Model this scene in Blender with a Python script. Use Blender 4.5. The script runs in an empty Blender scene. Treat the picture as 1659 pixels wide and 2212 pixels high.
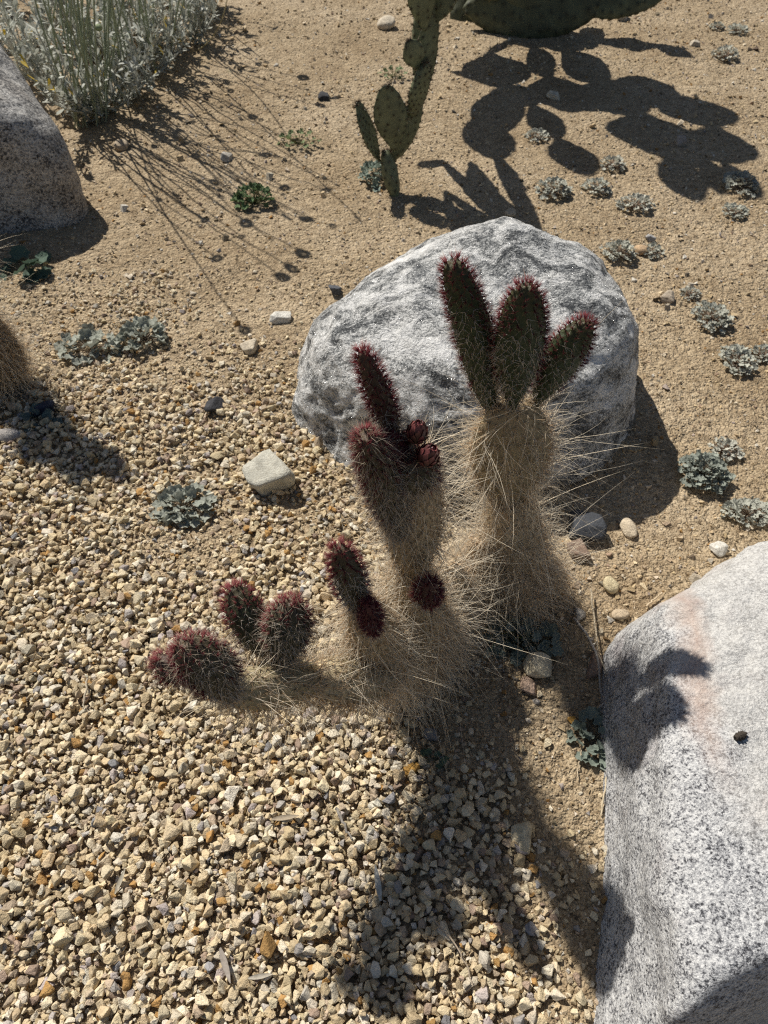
import bpy, bmesh, math, random
import numpy as np
from mathutils import Vector

random.seed(11)
rng = np.random.default_rng(11)
R = math.radians
scene = bpy.context.scene
COL = scene.collection

# ------------------------------------------------------------------ camera
CAM_H, PITCH = 1.30, R(52.0)
cam_data = bpy.data.cameras.new('camera')
cam_data.sensor_fit = 'VERTICAL'
cam_data.sensor_height = 36.0
cam_data.lens = 24.96
cam_data.clip_start = 0.02
cam_data.clip_end = 300.0
cam_data.dof.use_dof = True
cam_data.dof.focus_distance = 0.98
cam_data.dof.aperture_fstop = 10.0
cam = bpy.data.objects.new('camera', cam_data)
COL.objects.link(cam)
cam.location = (0.0, 0.0, CAM_H)
cam.rotation_euler = (R(90) - PITCH, 0.0, 0.0)
scene.camera = cam

# ------------------------------------------------------------------ light
SUN_EL, SUN_AZ = R(49.0), R(37.0)
SUN_STRENGTH, SKY_STRENGTH, EXPOSURE = 5.0, 0.05, 0.2
TO_SUN = np.array([-math.sin(SUN_AZ) * math.cos(SUN_EL), math.cos(SUN_AZ) * math.cos(SUN_EL), math.sin(SUN_EL)])
world = bpy.data.worlds.new('World')
scene.world = world
world.use_nodes = True
wnt = world.node_tree
sky = wnt.nodes.new('ShaderNodeTexSky')
sky.sky_type = 'NISHITA'
sky.sun_disc = False
sky.sun_elevation = SUN_EL
sky.sun_rotation = -SUN_AZ
bg = wnt.nodes['Background']
bg.inputs['Strength'].default_value = SKY_STRENGTH
wnt.links.new(sky.outputs[0], bg.inputs['Color'])
sun_data = bpy.data.lights.new('sun', 'SUN')
sun_data.energy = SUN_STRENGTH
sun_data.angle = R(0.53)
sun_data.color = (1.0, 0.955, 0.88)
sun = bpy.data.objects.new('sun', sun_data)
COL.objects.link(sun)
sun.location = (-4, 5, 8)
sun.rotation_euler = Vector(-TO_SUN).to_track_quat('-Z', 'Y').to_euler()
vs = scene.view_settings
vs.view_transform = 'Standard'
vs.look = 'None'
vs.exposure = EXPOSURE
vs.gamma = 1.0
scene.cycles.use_denoising = False
scene.cycles.filter_width = 1.2
scene.cycles.max_bounces = 6
scene.cycles.diffuse_bounces = 4
scene.cycles.transparent_max_bounces = 6

# ------------------------------------------------------------------ layout helpers (survey of the place from the photograph)
SP, CP = math.sin(PITCH), math.cos(PITCH)
FPX, CX, CY = 1533.0, 829.5, 1106.0

def ray(x, y):
    u, v = (x - CX) / FPX, (y - CY) / FPX
    return u, CP - v * SP, SP + v * CP

def at_height(x, y, z=0.0):
    u, f, d = ray(x, y)
    t = (CAM_H - z) / d
    return np.array([u * t, f * t, z])

def at_depth(x, y, Y):
    u, f, d = ray(x, y)
    t = Y / f
    return np.array([u * t, Y, CAM_H - d * t])

def project(X, Y, Z):
    dep = Y * CP + (CAM_H - Z) * SP
    v = (-Y * SP + (CAM_H - Z) * CP) / dep
    return CX + FPX * X / dep, CY + FPX * v

SHADOW = np.array([math.sin(SUN_AZ), -math.cos(SUN_AZ)]) / math.tan(SUN_EL)   # ground shadow offset for a height of 1 m

def casting(x, y, z):
    """point at height z whose shadow falls on the ground point seen at x, y"""
    g = at_height(x, y)
    return np.array([g[0] - SHADOW[0] * z, g[1] - SHADOW[1] * z, z])

# ------------------------------------------------------------------ noise
def _h(ix, iy, iz):
    with np.errstate(over='ignore'):
        n = (ix.astype(np.uint32) * np.uint32(374761393) + iy.astype(np.uint32) * np.uint32(668265263)
             + iz.astype(np.uint32) * np.uint32(2147483647 - 1013904222))
        n = (n ^ (n >> np.uint32(13))) * np.uint32(1274126177)
        n = n ^ (n >> np.uint32(16))
    return n.astype(np.float64) / 4294967295.0

def vnoise(p):
    p = np.asarray(p, float) + 1000.0
    i = np.floor(p).astype(np.int64)
    f = p - i
    f = f * f * f * (f * (f * 6 - 15) + 10)
    out = 0
    for dx in (0, 1):
        wx = f[:, 0] if dx else 1 - f[:, 0]
        for dy in (0, 1):
            wy = f[:, 1] if dy else 1 - f[:, 1]
            for dz in (0, 1):
                wz = f[:, 2] if dz else 1 - f[:, 2]
                out = out + wx * wy * wz * _h(i[:, 0] + dx, i[:, 1] + dy, i[:, 2] + dz)
    return out * 2 - 1

def fbm(p, octaves=4, gain=0.5, lac=2.07):
    p = np.asarray(p, float)
    a, s, out = 1.0, 1.0, 0
    for k in range(octaves):
        out = out + a * vnoise(p * s + 17.3 * k)
        a *= gain
        s *= lac
    return out

def n2(x, y, scale, seed=0.0, octaves=1):
    x = np.atleast_1d(np.asarray(x, float)); y = np.atleast_1d(np.asarray(y, float))
    return fbm(np.stack([x * scale, y * scale, np.full_like(x, seed)], 1), octaves)

# ------------------------------------------------------------------ mesh helpers
def mesh_obj(name, V, F, mat=None, parent=None, smooth=True, col=None, kind=None, link=True):
    """V (n,3); F an int array (m,3) or (m,4) or a list of such arrays"""
    me = bpy.data.meshes.new(name)
    V = np.ascontiguousarray(V, dtype=np.float32)
    Fs = F if isinstance(F, (list, tuple)) else [F]
    Fs = [np.asarray(f, np.int32) for f in Fs if len(f)]
    idx = np.concatenate([f.ravel() for f in Fs])
    tot = np.concatenate([np.full(len(f), f.shape[1], np.int32) for f in Fs])
    start = np.concatenate([[0], np.cumsum(tot)[:-1]]).astype(np.int32)
    me.vertices.add(len(V)); me.vertices.foreach_set('co', V.ravel())
    me.loops.add(len(idx)); me.loops.foreach_set('vertex_index', idx)
    me.polygons.add(len(tot)); me.polygons.foreach_set('loop_start', start); me.polygons.foreach_set('loop_total', tot)
    me.polygons.foreach_set('use_smooth', np.full(len(tot), bool(smooth)))
    if col is not None:
        at = me.attributes.new('tint', 'FLOAT_COLOR', 'POINT')
        c = np.ones((len(V), 4), np.float32); c[:, :3] = col
        at.data.foreach_set('color', c.ravel())
    me.update(calc_edges=True)
    me.validate(clean_customdata=False)
    if mat is not None:
        me.materials.append(mat)
    o = bpy.data.objects.new(name, me)
    if link:
        COL.objects.link(o)
    if parent is not None:
        o.parent = parent
    if kind:
        o['kind'] = kind
    return o

def thing(name, label, category, loc=(0, 0, 0), group=None):
    o = bpy.data.objects.new(name, None)
    o.empty_display_size = 0.05
    COL.objects.link(o)
    o['base'] = 1
    del o['base']
    o['label'] = label; o['category'] = category
    if group:
        o['group'] = group
    return o

def tag(o, label, category, group=None):
    o['label'] = label; o['category'] = category
    if group:
        o['group'] = group
    return o

def join_arrays(parts):
    """[(V, F, C)] with one face size -> one V, F, C"""
    Vs, Fs, Cs, n = [], [], [], 0
    for V, F, C in parts:
        Vs.append(V); Fs.append(np.asarray(F) + n); Cs.append(C); n += len(V)
    return np.concatenate(Vs), np.concatenate(Fs), np.concatenate(Cs)

def unit(v):
    v = np.asarray(v, float)
    return v / (np.linalg.norm(v, axis=-1, keepdims=True) + 1e-12)

# ------------------------------------------------------------------ materials
class NT:
    def __init__(self, name):
        self.m = bpy.data.materials.new(name)
        self.m.use_nodes = True
        self.t = self.m.node_tree
        self.t.nodes.clear()
        self.out = self.t.nodes.new('ShaderNodeOutputMaterial')
        self.co = None
    def n(self, typ, ins=None, **props):
        nd = self.t.nodes.new('ShaderNode' + typ)
        for k, v in props.items():
            setattr(nd, k, v)
        for k, v in (ins or {}).items():
            s = nd.inputs[k]
            if isinstance(v, bpy.types.NodeSocket):
                self.t.links.new(v, s)
            else:
                s.default_value = v
        return nd
    def pos(self):
        if self.co is None:
            self.co = self.n('NewGeometry').outputs['Position']
        return self.co
    def obj(self):
        return self.n('TexCoord').outputs['Object']
    def noise(self, scale, detail=4, rough=0.55, vec=None, dist=0.0, out='Fac'):
        return self.n('TexNoise', {'Vector': vec or self.pos(), 'Scale': scale, 'Detail': detail, 'Roughness': rough, 'Distortion': dist}).outputs[out]
    def voro(self, scale, vec=None, feature='F1', out='Distance', rand=1.0):
        return self.n('TexVoronoi', {'Vector': vec or self.pos(), 'Scale': scale, 'Randomness': rand}, feature=feature).outputs[out]
    def ramp(self, fac, stops, interp='LINEAR'):
        r = self.n('ValToRGB', {'Fac': fac})
        r.color_ramp.interpolation = interp
        e = r.color_ramp.elements
        while len(e) < len(stops):
            e.new(0.5)
        for k, (p, c) in enumerate(stops):
            e[k].position = p
            e[k].color = (c, c, c, 1) if not hasattr(c, '__len__') else (*c, 1)
        return r.outputs['Color']
    def mix(self, fac, a, b, mode='MIX'):
        nd = self.n('Mix', data_type='RGBA', blend_type=mode)
        for s, v in ((nd.inputs[0], fac), (nd.inputs[6], a), (nd.inputs[7], b)):
            if isinstance(v, bpy.types.NodeSocket):
                self.t.links.new(v, s)
            elif hasattr(v, '__len__'):
                s.default_value = (*v, 1)
            else:
                s.default_value = v
        return nd.outputs[2]
    def math(self, op, a, b=0.0, c=0.0, clamp=False):
        nd = self.n('Math', operation=op, use_clamp=clamp)
        for s, v in zip(nd.inputs, (a, b, c)):
            if isinstance(v, bpy.types.NodeSocket):
                self.t.links.new(v, s)
            else:
                s.default_value = v
        return nd.outputs[0]
    def stretch(self, vec, scale, rot=(0, 0, 0)):
        return self.n('Mapping', {'Vector': vec, 'Scale': scale, 'Rotation': rot}).outputs[0]
    def bump(self, h, dist, strength=1.0, normal=None):
        ins = {'Height': h, 'Distance': dist, 'Strength': strength}
        if normal is not None:
            ins['Normal'] = normal
        return self.n('Bump', ins).outputs[0]
    def surf(self, color, rough=0.8, normal=None, spec=0.3, translucent=0.0, sheen=0.0):
        p = self.n('BsdfPrincipled')
        for key, v in (('Base Color', color), ('Roughness', rough), ('Normal', normal), ('Specular IOR Level', spec)):
            if v is None:
                continue
            if isinstance(v, bpy.types.NodeSocket):
                self.t.links.new(v, p.inputs[key])
            else:
                p.inputs[key].default_value = (*v, 1) if hasattr(v, '__len__') else v
        res = p.outputs[0]
        if translucent:
            t = self.n('BsdfTranslucent')
            if isinstance(color, bpy.types.NodeSocket):
                self.t.links.new(color, t.inputs[0])
            else:
                t.inputs[0].default_value = (*color, 1)
            res = self.n('MixShader', {0: translucent, 1: res, 2: t.outputs[0]}).outputs[0]
        self.t.links.new(res, self.out.inputs[0])
        return self.m
    def tint(self):
        return self.n('Attribute', attribute_name='tint').outputs['Color']

def make_materials():
    M = {}
    # sandy ground
    t = NT('decomposed_granite_sand')
    big = t.noise(2.2, 2, 0.6); mid = t.noise(28, 3, 0.65); fine = t.noise(320, 2, 0.7)
    c = t.ramp(big, [(0.3, (0.34, 0.26, 0.165)), (0.5, (0.405, 0.32, 0.212)), (0.72, (0.475, 0.385, 0.268))])
    c = t.mix(0.75, c, t.ramp(mid, [(0.3, (0.62, 0.58, 0.53)), (0.55, (1, 1, 1)), (0.75, (1.16, 1.14, 1.1))]), 'MULTIPLY')
    cell = t.voro(230, out='Color')
    grain = t.n('SeparateColor', {'Color': cell}).outputs[0]
    gcol = t.ramp(grain, [(0.0, (0.3, 0.26, 0.22)), (0.14, (0.68, 0.63, 0.57)), (0.6, (1.0, 0.98, 0.95)), (0.9, (1.3, 1.3, 1.28))])
    c = t.mix(0.7, c, gcol, 'MULTIPLY')
    c = t.mix(0.5, c, t.ramp(fine, [(0.3, 0.72), (0.6, 1.08)]), 'MULTIPLY')
    v1 = t.voro(230); v2 = t.math('MULTIPLY', t.voro(95), t.ramp(t.noise(7, 3, 0.6), [(0.35, 0.15), (0.65, 1.3)]))
    h = t.math('ADD', t.math('MULTIPLY', t.math('SUBTRACT', 1.0, v1), 0.003), t.math('MULTIPLY', t.math('SUBTRACT', 1.0, v2), 0.0055))
    h = t.math('ADD', h, t.math('MULTIPLY', t.noise(60, 3, 0.6), 0.018))
    M['sand'] = t.surf(c, 0.95, t.bump(h, 1.0, 1.0), 0.15)
    # stones with their own tint
    t = NT('crushed_stone')
    o = t.pos()
    c = t.mix(0.55, t.tint(), t.ramp(t.noise(130, 3, 0.7), [(0.28, (0.6, 0.55, 0.48)), (0.55, (1, 1, 1)), (0.8, (1.2, 1.18, 1.12))]), 'MULTIPLY')
    c = t.mix(0.35, c, t.ramp(t.noise(900, 1, 0.7), [(0.3, 0.6), (0.6, 1.1)]), 'MULTIPLY')
    h = t.math('MULTIPLY', t.noise(240, 3, 0.75), 0.0045)
    M['stone'] = t.surf(c, 0.88, t.bump(h, 1.0, 0.9), 0.25)
    # a stone that takes its tint from the object colour
    t = NT('gravel_stone')
    c0 = t.n('ObjectInfo').outputs['Color']
    c = t.mix(0.6, c0, t.ramp(t.noise(130, 3, 0.7), [(0.28, (0.6, 0.55, 0.48)), (0.55, (1, 1, 1)), (0.8, (1.2, 1.18, 1.12))]), 'MULTIPLY')
    c = t.mix(0.35, c, t.ramp(t.noise(900, 1, 0.7), [(0.3, 0.6), (0.6, 1.1)]), 'MULTIPLY')
    h = t.math('MULTIPLY', t.noise(240, 3, 0.75), 0.0045)
    M['gravel_stone'] = t.surf(c, 0.88, t.bump(h, 1.0, 0.9), 0.25)
    # banded white and grey gneiss
    t = NT('banded_gneiss')
    o = t.obj()
    warp = t.noise(5.0, 4, 0.6, o, out='Color')
    w = t.n('VectorMath', {0: o, 1: t.n('VectorMath', {0: warp, 'Scale': 0.22}, operation='SCALE').outputs[0]}, operation='ADD').outputs[0]
    st = t.stretch(w, (2.0, 6.5, 7.0), (0.35, 0.25, -0.62))
    band = t.noise(2.6, 8, 0.62, st, 0.6)
    blot = t.noise(16, 8, 0.68, t.stretch(w, (1, 1.7, 1.6), (0.3, 0.2, -0.6)), 0.4)
    fine = t.noise(110, 6, 0.72, t.stretch(o, (1, 2.0, 1.6), (0.3, 0.2, -0.6)))
    xs = t.n('SeparateXYZ', {0: o}).outputs[0]
    side = t.math('MULTIPLY', xs, 0.16)
    cryst = t.n('SeparateColor', {'Color': t.voro(380, o, out='Color')}).outputs[0]
    s = t.math('ADD', t.math('MULTIPLY', band, 0.78), t.math('MULTIPLY', blot, 0.36))
    s = t.math('ADD', s, t.math('MULTIPLY', fine, 0.30))
    s = t.math('ADD', s, t.math('MULTIPLY', cryst, 0.14))
    c = t.ramp(s, [(0.64, (0.03, 0.033, 0.036)), (0.705, (0.12, 0.125, 0.128)), (0.755, (0.28, 0.285, 0.275)), (0.81, (0.60, 0.595, 0.57)), (0.91, (0.82, 0.81, 0.78))])
    c = t.mix(t.ramp(t.noise(4.0, 4, 0.6, o), [(0.6, 0.0), (0.75, 0.35)]), c, (0.5, 0.46, 0.36), 'MULTIPLY')
    h = t.math('ADD', t.math('MULTIPLY', blot, 0.03), t.math('MULTIPLY', fine, 0.006))
    h = t.math('ADD', h, t.math('MULTIPLY', t.noise(420, 3, 0.7, o), 0.0012))
    spk = t.n('SeparateColor', {'Color': t.voro(300, o, out='Color')}).outputs[1]
    rough = t.ramp(spk, [(0.0, 0.62), (0.86, 0.55), (0.9, 0.12)])
    M['gneiss'] = t.surf(c, rough, t.bump(h, 1.0, 0.9), 0.5)
    # pale speckled granite with a pink vein and cream patina
    t = NT('speckled_granite')
    o = t.obj()
    sep = t.n('SeparateXYZ', {0: o})
    w = t.noise(7, 5, 0.6, o)
    cryst = t.n('SeparateColor', {'Color': t.voro(420, o, out='Color')}).outputs[0]
    speck = t.math('ADD', t.math('MULTIPLY', t.noise(170, 4, 0.75, o), 0.8), t.math('MULTIPLY', cryst, 0.2))
    mid = t.noise(42, 5, 0.7, o)
    s = t.math('ADD', t.math('MULTIPLY', speck, 0.75), t.math('MULTIPLY', mid, 0.32))
    g = t.ramp(s, [(0.415, (0.05, 0.05, 0.055)), (0.47, (0.22, 0.22, 0.23)), (0.525, (0.43, 0.43, 0.43)), (0.63, (0.66, 0.655, 0.64))])
    crust = t.ramp(t.math('ADD', t.noise(60, 6, 0.7, o), t.math('MULTIPLY', speck, 0.25)), [(0.46, (0.44, 0.425, 0.395)), (0.58, (0.56, 0.54, 0.50)), (0.76, (0.68, 0.655, 0.60))])
    wx = t.math('ADD', sep.outputs[0], t.math('MULTIPLY', t.math('SUBTRACT', w, 0.5), 0.28))
    c = t.mix(t.ramp(t.n('MapRange', {'Value': wx, 'From Min': -0.42, 'From Max': -0.30}).outputs[0], [(0.2, 0.0), (0.8, 0.6)]), g, crust)
    vx = t.math('ADD', t.math('ADD', sep.outputs[0], t.math('MULTIPLY', sep.outputs[1], -0.16)), t.math('MULTIPLY', t.math('SUBTRACT', t.noise(11, 5, 0.6, o), 0.5), 0.11))
    vein = t.math('SUBTRACT', 1.0, t.math('MULTIPLY', t.math('ABSOLUTE', t.math('SUBTRACT', vx, -0.365)), 26.0), clamp=True)
    upper = t.n('MapRange', {'Value': sep.outputs[1], 'From Min': -0.06, 'From Max': 0.08}).outputs[0]
    vein = t.math('MULTIPLY', vein, upper)
    c = t.mix(t.math('MULTIPLY', vein, 0.75), c, t.ramp(t.noise(50, 5, 0.7, o), [(0.35, (0.42, 0.3, 0.24)), (0.7, (0.62, 0.5, 0.42))]))
    purple = t.ramp(t.noise(6.5, 5, 0.62, o), [(0.55, 0.0), (0.68, 0.5)])
    c = t.mix(purple, c, (0.62, 0.54, 0.55), 'MULTIPLY')
    h = t.math('ADD', t.math('MULTIPLY', t.noise(26, 8, 0.68, o), 0.02), t.math('MULTIPLY', speck, 0.0035))
    h = t.math('ADD', h, t.math('MULTIPLY', t.noise(120, 4, 0.7, o), 0.005))
    M['granite'] = t.surf(c, 0.72, t.bump(h, 1.0, 0.75), 0.35)
    # grey granite
    t = NT('grey_granite')
    o = t.obj()
    cryst = t.n('SeparateColor', {'Color': t.voro(210, o, out='Color')}).outputs[0]
    speck = t.math('ADD', t.math('MULTIPLY', t.noise(120, 4, 0.75, o), 0.75), t.math('MULTIPLY', cryst, 0.25)); mid = t.noise(14, 6, 0.66, o)
    s = t.math('ADD', t.math('MULTIPLY', speck, 0.7), t.math('MULTIPLY', mid, 0.42))
    c = t.ramp(s, [(0.42, (0.03, 0.03, 0.032)), (0.5, (0.17, 0.165, 0.16)), (0.58, (0.4, 0.385, 0.36)), (0.72, (0.58, 0.56, 0.52))])
    c = t.mix(t.ramp(t.noise(3, 4, 0.6, o), [(0.5, 0.0), (0.7, 0.5)]), c, (0.8, 0.66, 0.5), 'MULTIPLY')
    h = t.math('ADD', t.math('MULTIPLY', t.noise(24, 7, 0.66, o), 0.014), t.math('MULTIPLY', speck, 0.004))
    M['grey_granite'] = t.surf(c, 0.8, t.bump(h, 1.0, 0.8), 0.3)
    # plants
    t = NT('cactus_skin')
    c = t.mix(0.5, t.tint(), t.ramp(t.noise(180, 4, 0.6), [(0.3, (0.6, 0.6, 0.55)), (0.7, (1.25, 1.2, 1.1))]), 'MULTIPLY')
    M['skin'] = t.surf(c, 0.55, t.bump(t.noise(350, 3, 0.6), 0.0008), 0.35)
    t = NT('cactus_spine')
    M['spine'] = t.surf(t.tint(), 0.55, None, 0.3, translucent=0.30)
    t = NT('cactus_hair')
    M['hair'] = t.surf(t.tint(), 0.5, None, 0.4, translucent=0.62)
    t = NT('bud_scale')
    M['bud'] = t.surf(t.tint(), 0.45, None, 0.4, translucent=0.12)
    t = NT('felted_leaf')
    c = t.mix(0.5, t.tint(), t.ramp(t.noise(260, 4, 0.65), [(0.3, (0.62, 0.64, 0.6)), (0.7, (1.2, 1.2, 1.2))]), 'MULTIPLY')
    M['leaf'] = t.surf(c, 0.75, t.bump(t.noise(300, 3, 0.6), 0.0015), 0.25, translucent=0.22)
    t = NT('dry_stem')
    c = t.mix(0.6, t.tint(), t.ramp(t.noise(200, 4, 0.65), [(0.3, (0.55, 0.52, 0.48)), (0.7, (1.2, 1.2, 1.2))]), 'MULTIPLY')
    M['dry'] = t.surf(c, 0.8, None, 0.25, translucent=0.1)
    return M
M = make_materials()
# ------------------------------------------------------------------ ground
def ground_z(x, y):
    z = 0.014 * n2(x, y, 1.1, 3.0) + 0.006 * n2(x, y, 4.3, 5.0, 2) + 0.0022 * n2(x, y, 16, 7.0, 2)
    return z - 0.002

def gz(x, y):
    return float(ground_z(x, y)[0])

def on_ground(px, py):
    g = at_height(px, py)
    for _ in range(3):
        g = at_height(px, py, gz(g[0], g[1]))
    return g

def build_ground():
    s = np.concatenate([[-60, -18, -6, -2.4, -1.4], np.linspace(-1, 1, 330), [1.4, 2.4, 6, 18, 60]])
    ys = [-0.3]
    while ys[-1] < 5.4:
        ys.append(ys[-1] + 0.0046 + 0.0022 * max(ys[-1], 0))
    ys = np.concatenate([[-60, -15, -4, -1.2, -0.6], ys, [5.7, 6.5, 8.5, 14, 30, 80]])
    w = 0.78 + 0.36 * np.clip(ys, 0, 8)
    X = w[:, None] * s[None, :]
    Y = np.repeat(ys[:, None], len(s), 1)
    x, y = X.ravel(), Y.ravel()
    z = ground_z(x, y)
    z = z + 0.0016 * n2(x, y, 55, 9.0, 2) + 0.0012 * np.abs(n2(x, y, 120, 12.0, 1))
    V = np.stack([x, y, z], 1)
    nr, nc = X.shape
    i = (np.arange(nr - 1)[:, None] * nc + np.arange(nc - 1)[None, :]).ravel()
    F = np.stack([i, i + 1, i + nc + 1, i + nc], 1)
    return mesh_obj('ground', V, F, M['sand'], smooth=True, kind='structure')

ground = build_ground()

# ------------------------------------------------------------------ stone shapes
def stone_shape(npts, flat, bevel, seed, boxy=0.5):
    r = np.random.default_rng(seed)
    P = unit(r.normal(size=(npts, 3)))
    P = P / (np.abs(P).max(1, keepdims=True) ** boxy)
    P *= (1 + 0.12 * r.normal(size=(npts, 1)))
    P *= np.array([1.0, 0.62 + 0.3 * r.random(), flat])
    bm = bmesh.new()
    for p in P:
        bm.verts.new(p)
    res = bmesh.ops.convex_hull(bm, input=bm.verts)
    bmesh.ops.delete(bm, geom=[v for v in bm.verts if not v.link_faces], context='VERTS')
    bmesh.ops.dissolve_limit(bm, angle_limit=R(14), verts=bm.verts, edges=bm.edges)
    if bevel:
        bmesh.ops.bevel(bm, geom=list(bm.edges) + list(bm.verts), offset=bevel, segments=1, affect='EDGES', clamp_overlap=True)
    bmesh.ops.triangulate(bm, faces=bm.faces)
    bmesh.ops.recalc_face_normals(bm, faces=bm.faces)
    bm.verts.ensure_lookup_table()
    V = np.array([v.co[:] for v in bm.verts]); F = np.array([[v.index for v in f.verts] for f in bm.faces])
    bm.free()
    V -= (V.max(0) + V.min(0)) / 2
    V /= np.abs(V[:, 0]).max()
    return V, F

BEVELLED = [stone_shape(15, 0.52 + 0.42 * random.random(), 0.07, 100 + k, 0.35) for k in range(24)]
CHIPPED = [stone_shape(11, 0.5 + 0.45 * random.random(), 0.0, 300 + k, 0.35) for k in range(20)]
GRIT = [stone_shape(8, 0.55 + 0.4 * random.random(), 0.0, 500 + k, 0.2) for k in range(16)]

def rot_matrix(yaw, tilt, tilt_dir):
    cy, sy = math.cos(yaw), math.sin(yaw)
    Rz = np.array([[cy, -sy, 0], [sy, cy, 0], [0, 0, 1]])
    a = np.array([math.cos(tilt_dir), math.sin(tilt_dir), 0])
    K = np.array([[0, -a[2], a[1]], [a[2], 0, -a[0]], [-a[1], a[0], 0]])
    return (np.eye(3) + math.sin(tilt) * K + (1 - math.cos(tilt)) * K @ K) @ Rz

# how closely the gravel lies, surveyed at points of the plot
DENS = np.array([(100,1900,1),(400,1700,1),(600,2100,1),(100,1400,1),(300,1340,1),(700,1650,1),(500,1560,1),(850,1700,1),(900,2000,1),(1000,2150,1),
    (1050,2000,.97),(1150,2150,.75),(1220,2200,.35),(1000,1750,.8),(1080,1850,.6),(940,1620,.4),(1180,1950,.35),(1270,2050,.12),(1200,1750,.05),
    (1050,1550,.05),(1250,1650,.04),(1200,1450,.04),(100,1130,.8),(300,1200,.45),(450,1150,.3),(560,1210,.6),(680,1150,.4),(700,1300,.8),(600,1360,.95),(250,1020,.6),(150,930,.75),
    (400,930,.65),(550,950,.75),(640,1050,.5),(620,850,.5),(500,800,.4),(420,740,.2),(250,800,.4),(150,720,.3),(300,660,.35),(200,550,.22),(100,620,.2),
    (500,650,.1),(600,720,.1),(600,560,.02),(400,480,.03),(800,1450,.6),(0,1500,1),(0,2212,1),(830,2300,1),(0,1000,.7),
    (200,200,0),(500,200,0),(800,600,.01),(900,200,0),(1300,400,0),(1600,200,0.01),(1600,600,0),(1500,900,0),(1500,1100,.01),(1300,1250,.03),(700,700,.06),(1400,1300,.02),(1300,2400,.3)])

def gravel_density(px, py):
    d = np.hypot(px[:, None] - DENS[None, :, 0], py[:, None] - DENS[None, :, 1])
    w = 1 / (d + 25.0) ** 3.2
    return (w * DENS[None, :, 2]).sum(1) / w.sum(1)

def stone_tint(n, r):
    base = np.array([(0.68, 0.55, 0.35), (0.76, 0.64, 0.44), (0.60, 0.47, 0.29), (0.74, 0.65, 0.50), (0.52, 0.41, 0.29), (0.46, 0.27, 0.10), (0.46, 0.42, 0.38),
                     (0.30, 0.29, 0.29), (0.72, 0.66, 0.54), (0.42, 0.31, 0.23), (0.50, 0.43, 0.39)])
    p = np.array([.24, .24, .17, .12, .07, .035, .025, .008, .06, .035, .015]); p /= p.sum()
    k = r.choice(len(base), n, p=p)
    return base[k] * (0.72 + 0.45 * r.random((n, 1))) * (1 + 0.008 * r.normal(size=(n, 3)))

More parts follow.
